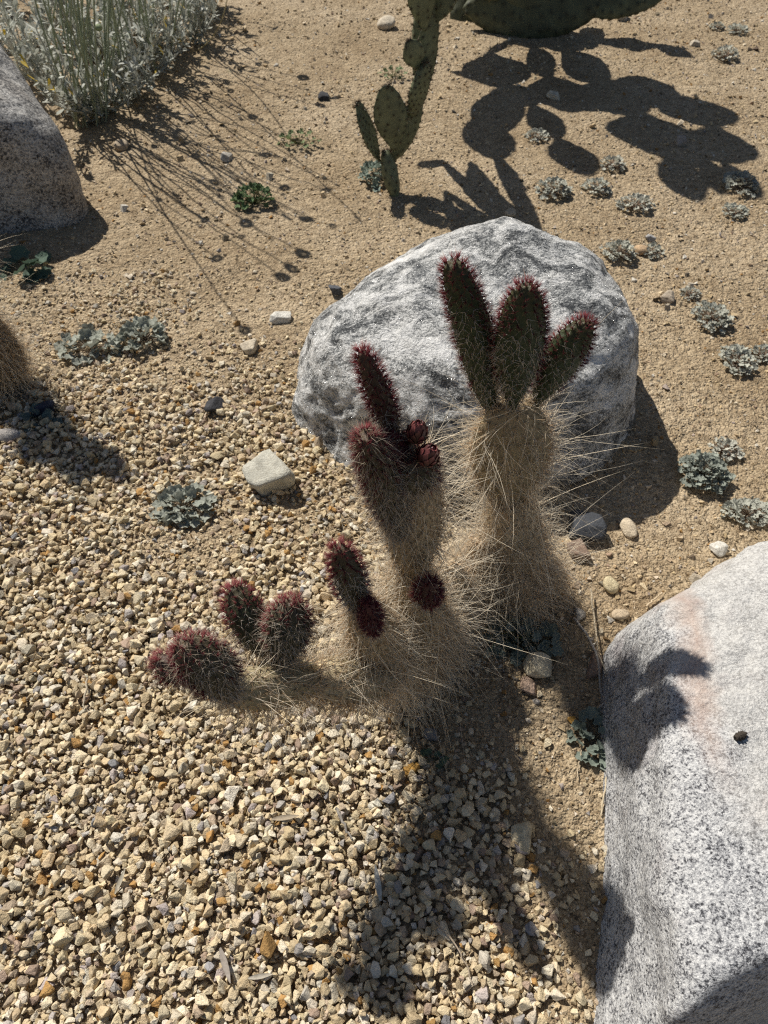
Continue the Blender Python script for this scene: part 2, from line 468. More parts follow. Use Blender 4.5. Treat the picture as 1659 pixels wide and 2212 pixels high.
def build_gravel():
    r = np.random.default_rng(5)
    x0, x1, y0, y1, res = -1.75, 0.62, -0.32, 2.05, 0.004
    nx, ny = int((x1 - x0) / res), int((y1 - y0) / res)
    gx, gy = np.meshgrid(x0 + res * np.arange(nx), y0 + res * np.arange(ny), indexing='ij')
    H = ground_z(gx.ravel(), gy.ravel()).reshape(nx, ny)
    H0 = H.copy()
    ax = np.arange(-9, 10) * res
    big, rest, tints = [], [], []
    goal = 25500
    count = tries = 0
    placed = []
    while count < goal and tries < 110:
        tries += 1
        m = 4000
        cx, cy = r.uniform(x0 + .06, x1 - .06, m), r.uniform(y0 + .06, y1 - .06, m)
        px, py = project(cx, cy, 0.0)
        dn = gravel_density(px, py)
        vis = (px > -130) & (px < 1790) & (py < 2330)
        keep = vis & (r.random(m) < np.where(dn > .85, 1.0, dn ** 1.6))
        cx, cy, dn = cx[keep], cy[keep], dn[keep]
        for X, Y, D in zip(cx, cy, dn):
            if count >= goal:
                break
            i, j = int((X - x0) / res), int((Y - y0) / res)
            if not (10 < i < nx - 11 and 10 < j < ny - 11):
                continue
            over = H[i, j] - H0[i, j]
            if over > 0.002 + 0.012 * D * r.random():
                continue
            a = 0.0026 + 0.0105 * r.beta(1.35, 2.9)
            if D < .5:
                a *= 0.62 + 0.5 * D
            if r.random() < 0.035:
                a *= 1.35
            k = int(r.integers(0, 1000))
            V, F = (BEVELLED[k % len(BEVELLED)] if a > 0.0072 else CHIPPED[k % len(CHIPPED)] if a > .0042 else GRIT[k % len(GRIT)])
            flat = np.abs(V[:, 2]).max()
            c = a * flat
            hw = max(1, min(9, int(a * 0.75 / res)))
            patch = H[i - hw:i + hw + 1, j - hw:j + hw + 1]
            sup = np.percentile(patch, 62)
            z = sup + c * (0.62 if over < .002 else 0.72)
            Rm = rot_matrix(r.uniform(0, 6.283), abs(r.normal(0, 0.42)), r.uniform(0, 6.283))
            P = (V * a) @ Rm.T + np.array([X, Y, z])
            placed.append((a, P, F, Rm, k, (X, Y, z)))
            d2 = (ax[9 - hw:10 + hw, None] ** 2 + ax[None, 9 - hw:10 + hw] ** 2) / (a * 0.9) ** 2
            top = z + c * 0.85 * np.sqrt(np.clip(1 - d2, 0, 1)) - np.where(d2 > 1, 1.0, 0)
            np.maximum(patch, top, out=patch)
            count += 1
    tint = stone_tint(len(placed), r)
    # the stones that show largest are parts of the ground, one object each
    vis = []
    for q, (a, P, F, Rm, k, c) in enumerate(placed):
        px, py = project(*c)
        show = a / (c[1] * CP + (CAM_H - c[2]) * SP) if (5 < px < 1650 and 5 < py < 2205 and c[2] - H[int((c[0] - x0) / res), int((c[1] - y0) / res)] > -0.006) else 0
        vis.append(show if a > 0.0072 else 0)
    order = np.argsort(vis)[::-1]
    single = set(order[:296].tolist())
    meshes = {}
    parts = []
    for q, (a, P, F, Rm, k, c) in enumerate(placed):
        if q in single and vis[q] > 0:
            kk = k % len(BEVELLED)
            if kk not in meshes:
                o = mesh_obj('stone', BEVELLED[kk][0], BEVELLED[kk][1], M['gravel_stone'], ground, smooth=False)
                meshes[kk] = o.data
            else:
                o = bpy.data.objects.new('stone', meshes[kk]); COL.objects.link(o); o.parent = ground
            from mathutils import Matrix
            m4 = Matrix.Identity(4)
            for ii in range(3):
                for jj in range(3):
                    m4[ii][jj] = Rm[ii, jj] * a
                m4[ii][3] = c[ii]
            o.matrix_world = m4
            o.color = (*[float(x) for x in tint[q]], 1)
        elif P[:, 2].max() > H[int((c[0] - x0) / res), int((c[1] - y0) / res)] - 0.0012:
            parts.append((P, F, np.repeat(tint[q][None], len(P), 0)))
    V, F, C = join_arrays(parts)
    mesh_obj('gravel', V, F, M['stone'], ground, smooth=False, col=C, kind='stuff')
    return len(placed)

N_GRAVEL = build_gravel()

def build_grit():
    r = np.random.default_rng(9)
    n = 60000
    Y = -0.25 + 5.2 * r.random(n) ** 1.5
    X = (r.random(n) * 2 - 1) * (0.72 + 0.36 * Y)
    px, py = project(X, Y, 0.0)
    dn = gravel_density(px, py)
    rough = 0.5 + 0.5 * n2(X, Y, 2.2, 21.0, 2) + 0.3 * (px > 1400) * (py < 700) + 0.25 * (py > 1400)
    keep = (px > -60) & (px < 1720) & (py > -40) & (py < 2260) & (r.random(n) < np.clip(rough + .35, .15, 1)) & (r.random(n) > dn * 0.75)
    X, Y, dn = X[keep], Y[keep], dn[keep]
    n = len(X)
    Z = ground_z(X, Y)
    size = 0.0015 + 0.0042 * r.random(n) ** 2.2
    coarse = r.random(n) < 0.015 + 0.10 * (n2(X, Y, 3.1, 40.0, 2) > .25)
    size = np.where(coarse, size * 1.9, size) * (0.85 + 0.14 * np.clip(Y, 0, 5))
    tint = stone_tint(n, r) * np.array([0.88, 0.84, 0.8])
    dark = r.random(n) < 0.08
    tint[dark] = tint[dark] * 0.3
    white = r.random(n) < 0.05
    tint[white] = np.array([0.68, 0.63, 0.54])
    yaw = r.uniform(0, 6.283, n); k = r.integers(0, len(GRIT), n)
    parts = []
    for kk in range(len(GRIT)):
        V, F = GRIT[kk]
        q = np.where(k == kk)[0]
        c, s = np.cos(yaw[q]), np.sin(yaw[q])
        sz = size[q]
        P = np.empty((len(q), len(V), 3))
        P[:, :, 0] = (c[:, None] * V[None, :, 0] - s[:, None] * V[None, :, 1]) * sz[:, None] + X[q][:, None]
        P[:, :, 1] = (s[:, None] * V[None, :, 0] + c[:, None] * V[None, :, 1]) * sz[:, None] + Y[q][:, None]
        P[:, :, 2] = V[None, :, 2] * sz[:, None] + (Z[q] + sz * 0.25)[:, None]
        FF = (F[None] + (np.arange(len(q)) * len(V))[:, None, None]).reshape(-1, 3)
        parts.append((P.reshape(-1, 3), FF, np.repeat(tint[q], len(V), 0)))
    V, F, C = join_arrays(parts)
    mesh_obj('grit', V, F, M['stone'], ground, smooth=False, col=C, kind='stuff')
build_grit()

# ------------------------------------------------------------------ boulders
def icosphere(level):
    bm = bmesh.new()
    bmesh.ops.create_icosphere(bm, subdivisions=level, radius=1.0)
    V = np.array([v.co[:] for v in bm.verts]); F = np.array([[v.index for v in f.verts] for f in bm.faces])
    bm.free()
    return unit(V), F
ICO7 = icosphere(7)

def boulder(name, centre, axes, planes, mat, label, amps, seed, k=9.0, yaw=0.0, ico=None, extra=None):
    D, F = ico or ICO7
    ax = np.array(axes)
    inv = (1 / np.linalg.norm(D / ax, axis=1)) ** (-k)
    for n, d in planes:
        n = unit(np.array(n, float))
        c = np.clip(D @ n, 1e-4, None)
        inv = inv + (d / c) ** (-k)
    P = D * (inv ** (-1 / k))[:, None]
    disp = 0
    for amp, sc, octv, mode in amps:
        q = P * sc + seed
        v = fbm(q, octv)
        if mode == 'ridge':
            v = -np.abs(v)
        disp = disp + amp * v
    P = P + D * disp[:, None]
    if extra is not None:
        P = extra(P, D)
    c, s = math.cos(yaw), math.sin(yaw)
    P = P @ np.array([[c, -s, 0], [s, c, 0], [0, 0, 1]]).T
    o = mesh_obj(name, P, F, mat, smooth=True)
    o.location = centre
    return tag(o, label, 'boulder', 'large landscape boulders')

boulder('boulder', (0.215, 1.43, 0.0), (0.52, 0.48, 0.46),
        [((-.10, -.30, 1), .352), ((1, .1, .05), .45), ((.25, 1, .4), .40), ((.1, -1, .12), .345), ((-.6, .45, .717), .375), ((-1, -.2, .42), .43), ((-.55, -.85, .5), .40), ((.75, -.7, .1), .42)],
        M['gneiss'], 'white and grey banded boulder behind the tall three-padded cactus',
        [(0.026, 3.2, 2, ''), (0.012, 9, 3, ''), (0.005, 26, 4, 'ridge')], 4.0, k=11)
granite = boulder('boulder', (0.86, 0.36, 0.0), (0.95, 1.15, 0.42),
        [((-.14, .10, 1), .285), ((-1, .2, .22), .455), ((-.5, .865, .22), .475), ((.325, -.945, .35), .20), ((.25, 1, .3), .62), ((1, 0, .2), .6)],
        M['granite'], 'large pale speckled granite boulder with pink vein filling the lower right corner',
        [(0.016, 2.6, 2, ''), (0.010, 8, 3, ''), (0.005, 25, 4, 'ridge')], 9.0, k=22)
boulder('boulder', (-1.50, 2.52, 0.02), (0.66, 0.52, 0.70),
        [((0, .1, 1), .60), ((.8, .6, -.05), .30), ((.5, .05, .86), .46), ((.05, -1, .1), .34), ((.7, -.7, .0), .56)],
        M['grey_granite'], 'smooth grey granite boulder at the left edge below the silvery shrub',
        [(0.016, 2.5, 2, ''), (0.008, 10, 3, ''), (0.003, 30, 3, 'ridge')], 14.0, k=8)
# ------------------------------------------------------------------ cactus pads, spines and hairs
def pad_frame(p0, p1, n):
    p0, p1 = np.asarray(p0, float), np.asarray(p1, float)
    L = np.linalg.norm(p1 - p0)
    a = (p1 - p0) / L
    n = np.asarray(n, float); n = unit(n - a * (n @ a))
    return p0, a, np.cross(n, a), n, L

def pad_point(fr, s, phi, w, th, q, e, bend):
    p0, a, b, n, L = fr
    ee = e * (1.7 - 0.8 * s)
    wf = np.clip(np.sin(np.pi * np.clip(s, 0, 1) ** q), 0, 1) ** ee
    tf = np.clip(np.sin(np.pi * np.clip(s, 0, 1) ** q), 0, 1) ** (ee * 0.8)
    cen = p0 + s[:, None] * L * a + (bend[0] * b + bend[1] * n) * (4 * s * (1 - s))[:, None]
    # flattened lens section with a blunt rim
    c, si = np.cos(phi), np.sin(phi)
    return cen + b * (w / 2 * wf * np.sign(c) * np.abs(c) ** 0.9)[:, None] + n * (th / 2 * tf * si)[:, None]

def pad_normals(fr, s, phi, *pp):
    d = 1e-3
    ds = pad_point(fr, np.clip(s + d, 0, 1), phi, *pp) - pad_point(fr, np.clip(s - d, 0, 1), phi, *pp)
    dp = pad_point(fr, s, phi + d, *pp) - pad_point(fr, s, phi - d, *pp)
    nn = unit(np.cross(dp, ds))
    cen = pad_point(fr, s, phi, 0, 0, *pp[2:])
    P = pad_point(fr, s, phi, *pp)
    fl = np.sign(((P - cen) * nn).sum(1)); fl[fl == 0] = 1
    return nn * fl[:, None]

def areoles(fr, w, th, q, e, bend, spacing, r):
    L = fr[4]
    rows = max(3, int(L / (spacing * 0.86)))
    S, PH = [], []
    for k in range(rows):
        s = (k + 0.6) / (rows + 0.1)
        wf = max(math.sin(math.pi * min(s, .999) ** q), 0.02) ** e
        per = math.pi * (1.5 * (w + th) / 2 - 0.5 * math.sqrt(w * th)) * wf
        m = max(3, int(per / spacing))
        ph = (np.arange(m) + 0.5 * (k % 2)) / m * 2 * math.pi + 0.25 * r.normal(size=m) / m
        S.append(np.clip(s + 0.12 / rows * r.normal(size=m), 0.01, 0.985)); PH.append(ph)
    for s in (0.972, 0.986, 0.994, 0.998):
        wf = max(math.sin(math.pi * s ** q), 0.0005) ** e
        per = math.pi * (1.5 * (w + th) / 2 - 0.5 * math.sqrt(w * th)) * wf
        m = max(3, int(per / (spacing * 1.1)))
        S.append(np.full(m, s)); PH.append((np.arange(m) + r.random()) / m * 2 * math.pi)
    return np.concatenate(S), np.concatenate(PH)

def bristles(P, D, L, r0, segs=2, droop=0.0, colA=None, colB=None, jitter=0.0, r=None, pull=(0, 0, -1)):
    """tapering three-sided needles, all at once"""
    n = len(P)
    D = unit(D)
    up = np.where(np.abs(D[:, 2:3]) > 0.9, np.array([[1.0, 0, 0]]), np.array([[0, 0, 1.0]]))
    A = unit(np.cross(D, up)); B = np.cross(D, A)
    rad = np.broadcast_to(np.asarray(r0, float), (n,))
    Lb = np.broadcast_to(np.asarray(L, float), (n,))
    dr = np.broadcast_to(np.asarray(droop, float), (n,))
    pull = np.asarray(pull, float)
    side = (r.normal(size=(n, 3)) * jitter) if r is not None and jitter else np.zeros((n, 3))
    rings, cols = [], []
    ang = np.array([0, 2.094, 4.189])
    for k in range(segs + 1):
        f = k / segs
        c = P + D * (Lb * f)[:, None] + pull * (dr * Lb * f * f)[:, None] + side * (Lb * f * f)[:, None]
        rr = rad * (1 - 0.85 * f)
        for t in (ang if k < segs else ang[:1]):
            rings.append(c + (A * math.cos(t) + B * math.sin(t)) * rr[:, None])
            cols.append(colA * (1 - f) + colB * f)
    m = len(rings)
    V = np.stack(rings, 1).reshape(-1, 3)
    C = np.stack(cols, 1).reshape(-1, 3)
    f = []
    for k in range(segs - 1):
        for j in range(3):
            a0, a1 = 3 * k + j, 3 * k + (j + 1) % 3
            b0, b1 = a0 + 3, a1 + 3
            f += [(a0, a1, b1), (a0, b1, b0)]
    k = segs - 1
    for j in range(3):
        f.append((3 * k + j, 3 * k + (j + 1) % 3, 3 * segs))
    f = np.array(f)
    F = (f[None] + (np.arange(n) * m)[:, None, None]).reshape(-1, 3)
    return V, F, C

RED = np.array([0.15, 0.018, 0.026]); RED2 = np.array([0.30, 0.06, 0.065]); MAROON = np.array([0.09, 0.013, 0.02])
WHITE = np.array([0.62, 0.56, 0.47]); TAN = np.array([0.80, 0.64, 0.45]); PALE = np.array([0.95, 0.88, 0.75]); BROWN = np.array([0.33, 0.17, 0.10])
GREEN = np.array([0.055, 0.075, 0.028]); DKGREEN = np.array([0.026, 0.044, 0.014])

def spiny_pad(parent, name, p0, p1, n, w, th, style, seed, q=1.2, e=0.55, bend=(0, 0), spacing=0.0105, label=None, red=0.62, hair=1.0, hair_len=(0.035, 0.10), skin=GREEN):
    """style: 'red' young pad with crimson rim; 'hairy' old pad under long pale hairs; 'mid' between"""
    r = np.random.default_rng(seed)
    fr = pad_frame(p0, p1, n)
    pp = (w, th, q, e, bend)
    S, PH = areoles(fr, w, th, q, e, bend, spacing, r)
    AP = pad_point(fr, S, PH, *pp)
    AN = pad_normals(fr, S, PH, *pp)
    L = fr[4]
    nv = int(np.clip(L / 0.0028, 16, 84)); nu = int(np.clip(2.3 * w / 0.0028, 24, 84))
    if style == 'hairy':
        nv, nu = min(nv, 50), min(nu, 50)
    k = np.arange(nv + 1) / nv
    s = (1 - np.cos(np.pi * np.clip(k, 0.002, 0.998))) / 2
    s = np.clip(s + 0.0, 0.0, 1.0)
    ph = np.arange(nu) / nu * 2 * math.pi
    SS, PP = np.repeat(s, nu), np.tile(ph, nv + 1)
    V = pad_point(fr, SS, PP, *pp)
    N = pad_normals(fr, SS, PP, *pp)
    dist = np.empty(len(V))
    for c in range(0, len(V), 2000):
        dist[c:c + 2000] = np.sqrt(((V[c:c + 2000, None] - AP[None]) ** 2).sum(2).min(1))
    g = np.exp(-(dist / (spacing * 0.36)) ** 2)
    V = V + N * (g * spacing * 0.30 - spacing * 0.1)[:, None]
    col = skin * (0.85 + 0.3 * r.random((len(V), 1))) + g[:, None] ** 3 * np.array([0.05, 0.035, 0.02])
    col = col * (1 - 0.25 * np.clip(1 - SS, 0, 1)[:, None]) + np.clip(SS - 0.8, 0, 1)[:, None] * np.array([0.10, 0.0, 0.01])
    i = (np.arange(nv)[:, None] * nu + np.arange(nu)[None]).ravel()
    j = (np.arange(nv)[:, None] * nu + (np.arange(nu)[None] + 1) % nu).ravel()
    V = np.concatenate([V, V[:nu].mean(0)[None], V[-nu:].mean(0)[None]]); col = np.concatenate([col, col[:1], col[-1:]])
    ring = np.arange(nu); nxt = (ring + 1) % nu
    F = [np.stack([i, j, j + nu, i + nu], 1), np.concatenate([np.stack([nxt, ring, np.full(nu, len(V) - 2)], 1), np.stack([ring + nv * nu, nxt + nv * nu, np.full(nu, len(V) - 1)], 1)])]
    if style == 'hairy':
        dots = np.exp(-(np.append(dist, [1, 1]) / (spacing * 0.2)) ** 2)
        col = col * (1 - 0.8 * dots[:, None])
    o = mesh_obj(name, V, F, M['skin'], parent, smooth=True, col=col)
    if label:
        o['label'] = label
    # ---- needles
    m = len(AP)
    rim = np.abs(np.cos(PH)) ** 3                      # 1 on the rim, 0 on the faces
    young = np.clip((S - red) / 0.22, 0, 1)
    crim = np.clip(young + 0.75 * rim * np.clip((S - 0.12) / 0.3, 0, 1), 0, 1)
    parts = []
    a = fr[1]
    def add(sel, count, ln, r0, out, along, rnd, cA, cB, segs=1, droop=0.0, jit=0.0):
        idx = np.repeat(np.where(sel)[0], count)
        if not len(idx):
            return
        D = AN[idx] * out + a * along + r.normal(size=(len(idx), 3)) * rnd
        le = ln[0] + (ln[1] - ln[0]) * r.random(len(idx))
        shade = 0.7 + 0.5 * r.random((len(idx), 1))
        parts.append(bristles(AP[idx] + AN[idx] * spacing * 0.15, D, le, r0, segs, droop, cA * shade, cB * shade, jit, r))
    if style in ('red', 'mid'):
        hot = r.random(m) < crim
        add(hot, 13, (0.006, 0.014), 0.00044, 1.0, 0.25, 0.45, RED, RED2)
        add(hot & (r.random(m) < .7), 2, (0.011, 0.021), 0.00034, 1.0, 0.3, 0.35, RED2, TAN * .6)
        add(~hot, 3, (0.004, 0.009), 0.00040, 1.0, 0.0, 0.6, MAROON, BROWN)
        add(~hot, 4, (0.011, 0.023), 0.00044, 0.55, -0.45, 0.75, WHITE * 1.0, WHITE * 1.3)
        add(hot & (S < .9), 1, (0.010, 0.018), 0.00034, 0.6, -0.3, 0.7, WHITE * 0.8, WHITE * 1.1)
    if style == 'mid':
        add(r.random(m) < .9, 4, (0.014, 0.032), 0.00030, 0.6, -0.45, 0.65, TAN * 0.7, WHITE, 2, 0.2, 0.2)
    if style == 'hairy':
        cnt = max(2, int(round(2.2 * hair)))
        low = np.clip(1.25 - S, 0, 1)
        add(np.ones(m, bool), 3, (0.006, 0.015), 0.00042, 1.0, -0.1, 0.8, TAN * 0.75, TAN)
        add(np.ones(m, bool), cnt, (hair_len[0] * .6, (hair_len[0] + hair_len[1]) * .45), 0.00046, 0.85, -0.2, 0.8, TAN, PALE, 3, 0.25, 0.25)
        add(r.random(m) < .8, 1, (hair_len[1] * .5, hair_len[1] * 1.1), 0.00060, 0.9, -0.2, 0.7, PALE * .95, PALE * 1.08, 4, 0.3, 0.35)
        add(r.random(m) < .12, 1, (hair_len[1] * 1.0, hair_len[1] * 1.6), 0.00060, 1.0, 0.0, 0.6, PALE, PALE * 1.08, 4, 0.25, 0.4)
    Vs, Fs, Cs = join_arrays(parts)
    sp = mesh_obj('hairs' if style == 'hairy' else 'spines', Vs, Fs, M['hair'] if style == 'hairy' else M['spine'], o, smooth=True, col=Cs, kind='stuff')
    return o

def flower_bud(parent, p, d, length, radius, seed):
    r = np.random.default_rng(seed)
    d = unit(np.asarray(d, float)); p = np.asarray(p, float)
    u = unit(np.cross(d, [0.3, 0.2, 0.93])); v = np.cross(d, u)
    nv, nu = 14, 18
    s = np.repeat(np.linspace(0.02, 0.99, nv), nu); ph = np.tile(np.arange(nu) / nu * 2 * np.pi, nv)
    prof = radius * np.sin(np.pi * s ** 0.8) ** 0.7
    V = p + d * (s * length)[:, None] + (u * np.cos(ph)[:, None] + v * np.sin(ph)[:, None]) * prof[:, None]
    i = (np.arange(nv - 1)[:, None] * nu + np.arange(nu)[None]).ravel(); j = (np.arange(nv - 1)[:, None] * nu + (np.arange(nu)[None] + 1) % nu).ravel()
    C = np.array([0.05, 0.045, 0.02]) * (1 - s)[:, None] + np.array([0.10, 0.015, 0.02]) * s[:, None]
    o = mesh_obj('flower_bud', V, np.stack([i, j, j + nu, i + nu], 1), M['bud'], parent, col=C)
    parts = []
    for ring, (s0, m, le) in enumerate([(0.18, 7, .34), (0.34, 8, .36), (0.5, 8, .36), (0.66, 7, .34), (0.8, 6, .28)]):
        for q in range(m):
            ph = (q + 0.5 * (ring % 2)) / m * 2 * np.pi
            e = u * math.cos(ph) + v * math.sin(ph); t = np.cross(d, e)
            pts = []
            for f, wd in ((0, .2), (.35, .42), (.7, .26), (1.0, 0.02)):
                ss = min(s0 + le * f, .99)
                rr = radius * math.sin(math.pi * ss ** .8) ** .7 + radius * (0.05 + 0.30 * f * f)
                c = p + d * (ss * length) + e * rr
                pts += [c - t * radius * wd, c + e * radius * .06, c + t * radius * wd]
            FF = []
            for k in range(3):
                for h in range(2):
                    b = 3 * k + h
                    FF += [(b, b + 1, b + 4), (b, b + 4, b + 3)]
            cc = np.array([0.085, 0.026, 0.024]) * (0.4 + 1.2 * r.random())
            parts.append((np.array(pts), np.array(FF), np.repeat(cc[None], 12, 0) * np.linspace(.35, 2.6, 12)[:, None]))
    V, F, C = join_arrays(parts)
    mesh_obj('scales', V, F, M['bud'], o, col=C)
    n = 26
    ph = r.uniform(0, 6.283, n); s = r.uniform(0.05, .5, n)
    E = u * np.cos(ph)[:, None] + v * np.sin(ph)[:, None]
    P = p + d * (s * length)[:, None] + E * radius * .9
    V, F, C = bristles(P, E + d * .4 + .3 * r.normal(size=(n, 3)), .006 + .012 * r.random(n), .0003, 1, 0, np.repeat(BROWN[None], n, 0), np.repeat(TAN[None], n, 0))
    mesh_obj('spines', V, F, M['spine'], o, col=C, kind='stuff')

# ---- tall cactus with three green pads
ca = thing('hairy_cactus', 'tall cactus with three dark green pads fanning from a trunk of pale hair', 'cactus', group='hairy cacti of the clump')
gA = on_ground(1130, 1285)
a1 = at_depth(1098, 1090, 0.815); a2 = at_depth(1108, 868, 0.82)
spiny_pad(ca, 'trunk_pad', gA - np.array([0, 0, .02]), a1 + (a2 - a1) * .08, (0.1, -1, .25), 0.115, 0.095, 'hairy', 1, 1.0, 0.28, spacing=.0115, hair=1.1, hair_len=(.04, .105), skin=np.array([.50, .40, .26]))
spiny_pad(ca, 'trunk_pad', a1 - (a2 - a1) * .1, a2, (0.05, -1, .3), 0.132, 0.070, 'hairy', 2, 1.35, 0.42, spacing=.0115, hair=0.9, hair_len=(.03, .10), skin=np.array([.34, .28, .17]))
spiny_pad(ca, 'pad', at_depth(1058, 890, .825), at_depth(976, 566, .835), (-.45, -1, .3), .054, .046, 'red', 3, 1.1, .34, bend=(-.006, 0), spacing=.0098, red=.66, skin=DKGREEN)
spiny_pad(ca, 'pad', at_depth(1106, 895, .805), at_depth(1136, 616, .80), (.1, -1, .3), .069, .044, 'red', 4, 1.38, .46, spacing=.0098, red=.66, skin=DKGREEN)
spiny_pad(ca, 'pad', at_depth(1150, 886, .825), at_depth(1268, 694, .825), (.25, -1, .35), .060, .040, 'red', 5, 1.45, .46, bend=(.004, 0), spacing=.0098, red=.66, skin=DKGREEN)

for k, (gx, gy, tx, ty, ty_, w) in enumerate([(1050, 1290, 1036, 1170, .78, .075), (1195, 1285, 1178, 1205, .82, .07), (1120, 1310, 1110, 1225, .775, .085)]):
    spiny_pad(ca, 'trunk_pad', on_ground(gx, gy) - np.array([0, 0, .015]), at_depth(tx, ty, ty_), (0, -1, .3), w, w * .8, 'hairy', 61 + k, 1.0, .36, spacing=.0115, hair=1.2, hair_len=(.04, .10), skin=np.array([.50, .40, .27]))

# ---- sprawling cactus with flower buds and a low arm
cb = thing('hairy_cactus', 'sprawling hairy cactus with flower buds on top and a low arm of pads reaching left', 'cactus', group='hairy cacti of the clump')
gB = on_ground(912, 1470)
b1 = at_depth(888, 1225, 0.605); b2 = at_depth(893, 962, 0.61)
spiny_pad(cb, 'trunk_pad', gB - np.array([0, 0, .02]), b1, (0, -1, .3), .105, .085, 'hairy', 11, 1.0, .3, hair=1.3, hair_len=(.03, .085), skin=np.array([.50, .41, .27]))
spiny_pad(cb, 'trunk_pad', b1 - (b2 - b1) * .12, b2, (-.2, -1, .35), .078, .055, 'hairy', 12, 1.05, .36, hair=.8, hair_len=(.02, .06), skin=np.array([.50, .41, .27]))
spiny_pad(cb, 'pad', at_depth(862, 1165, .585), at_depth(788, 940, .575), (.35, -1, .2), .050, .042, 'mid', 13, 1.1, .34, bend=(-.006, 0), spacing=.0085, red=.6, skin=np.array([.06, .055, .03]))
spiny_pad(cb, 'pad', at_depth(857, 950, .62), at_depth(782, 760, .635), (0, -1, .3), .027, .025, 'red', 14, .92, .36, spacing=.0075, red=.25, skin=np.array([.06, .04, .025]), label='narrow crimson young pad pointing up from the crown')
spiny_pad(cb, 'pad', at_depth(850, 1010, .60), at_depth(826, 945, .59), (.5, -1, .3), .034, .028, 'red', 15, 1.1, .5, spacing=.008, red=.2, skin=np.array([.07, .04, .03]))
spiny_pad(cb, 'pad', at_depth(890, 1060, .595), at_depth(896, 985, .592), (.3, -1, .5), .062, .05, 'mid', 16, 1.1, .45, spacing=.0085, red=.7, skin=np.array([.06, .055, .03]))
bu = at_depth(893, 975, .595)
flower_bud(cb, at_depth(897, 955, .60), (.1, .0, 1), .034, .0115, 1)
flower_bud(cb, at_depth(912, 1000, .58), (.35, -.1, .9), .034, .0120, 2)
flower_bud(cb, at_depth(880, 960, .615), (-.1, .3, 1), .020, .009, 3)
for k, (gx, gy, tx, ty, ty_, w) in enumerate([(985, 1345, 968, 1215, .70, .075), (950, 1440, 948, 1320, .62, .08), (870, 1500, 862, 1390, .57, .085)]):
    spiny_pad(cb, 'trunk_pad', on_ground(gx, gy) - np.array([0, 0, .015]), at_depth(tx, ty, ty_), (0, -1, .3), w, w * .8, 'hairy', 71 + k, 1.0, .36, spacing=.0115, hair=1.2, hair_len=(.035, .095), skin=np.array([.50, .41, .27]))
# side column with two young pads
d0, d1 = at_depth(850, 1465, .53), at_depth(778, 1300, .52)
spiny_pad(cb, 'trunk_pad', d0, d1, (0, -1, .35), .082, .07, 'hairy', 21, 1.0, .34, hair=1.3, hair_len=(.025, .075), skin=np.array([.50, .41, .27]))
spiny_pad(cb, 'pad', at_depth(778, 1325, .515), at_depth(733, 1182, .515), (.3, -1, .3), .039, .034, 'red', 22, 1.1, .36, spacing=.0085, red=.62, skin=np.array([.045, .045, .025]))
spiny_pad(cb, 'pad', at_depth(806, 1375, .485), at_depth(796, 1300, .485), (.3, -1, .4), .022, .02, 'red', 23, 1.1, .45, spacing=.0065, red=.1, skin=np.array([.09, .03, .03]))
spiny_pad(cb, 'pad', at_depth(915, 1310, .545), at_depth(930, 1256, .53), (-.3, -1, .4), .034, .028, 'red', 24, 1.1, .5, spacing=.0075, red=.3, skin=np.array([.06, .03, .025]))
# low arm reaching left
e0, e1, e2 = at_height(850, 1470, .22), at_height(690, 1462, .305), at_height(478, 1496, .385)
spiny_pad(cb, 'arm_pad', e0, e1 + (e2 - e1) * .1, (.2, -.75, .6), .078, .07, 'hairy', 31, 1.0, .34, hair=1.2, hair_len=(.03, .085), skin=np.array([.50, .42, .27]))
spiny_pad(cb, 'arm_pad', e1 - (e2 - e1) * .1, e2, (.25, -.75, .55), .070, .058, 'hairy', 32, 1.05, .38, hair=1.0, hair_len=(.025, .085), skin=np.array([.40, .34, .21]))
spiny_pad(cb, 'pad', at_height(505, 1515, .385), at_height(392, 1388, .50), (.45, -.85, .3), .063, .044, 'mid', 33, 1.22, .42, bend=(-.006, 0), spacing=.0088, red=.66, skin=np.array([.06, .055, .03]))
spiny_pad(cb, 'pad', at_height(420, 1470, .42), at_height(338, 1425, .455), (.2, -.7, .6), .036, .032, 'mid', 34, 1.2, .45, spacing=.0085, red=.3, skin=np.array([.06, .04, .03]))
spiny_pad(cb, 'pad', at_height(578, 1425, .365), at_height(502, 1268, .455), (.3, -.9, .3), .052, .040, 'red', 35, 1.22, .42, spacing=.0088, red=.66, skin=np.array([.045, .05, .025]))
spiny_pad(cb, 'pad', at_height(612, 1440, .36), at_height(628, 1296, .465), (.35, -.9, .3), .062, .042, 'mid', 36, 1.22, .42, spacing=.0088, red=.70, skin=np.array([.05, .05, .028]))

# ---- cactus at the left edge, mostly beyond the picture
cl = thing('hairy_cactus', 'tan hairy cactus trunk cut off by the left edge of the picture', 'cactus', group='hairy cacti of the clump')
l0 = np.array([-1.01, 1.45, -0.02]); l1 = np.array([-1.02, 1.47, .22]); l2 = np.array([-1.03, 1.52, .40])
spiny_pad(cl, 'trunk_pad', l0, l1, (.3, -1, .2), .13, .11, 'hairy', 41, 1.0, .3, hair=1.2, hair_len=(.03, .09), skin=np.array([.12, .09, .06]))
spiny_pad(cl, 'trunk_pad', l1 - np.array([0, 0, .03]), l2, (.3, -1, .2), .12, .08, 'hairy', 42, 1.05, .4, spacing=.013, hair=.8, hair_len=(.03, .08), skin=np.array([.1, .085, .05]))
for k, (dx, dy, dz, w) in enumerate([(.09, .02, .20, .08), (-.02, .02, .24, .085), (-.13, .04, .18, .08)]):
    spiny_pad(cl, 'pad', l2 + np.array([dx * .3, dy, -.02]), l2 + np.array([dx, dy, dz]), (.3, -1, .1), w, .045, 'red', 43 + k, 1.3, .6, spacing=.012, red=.75, skin=DKGREEN)
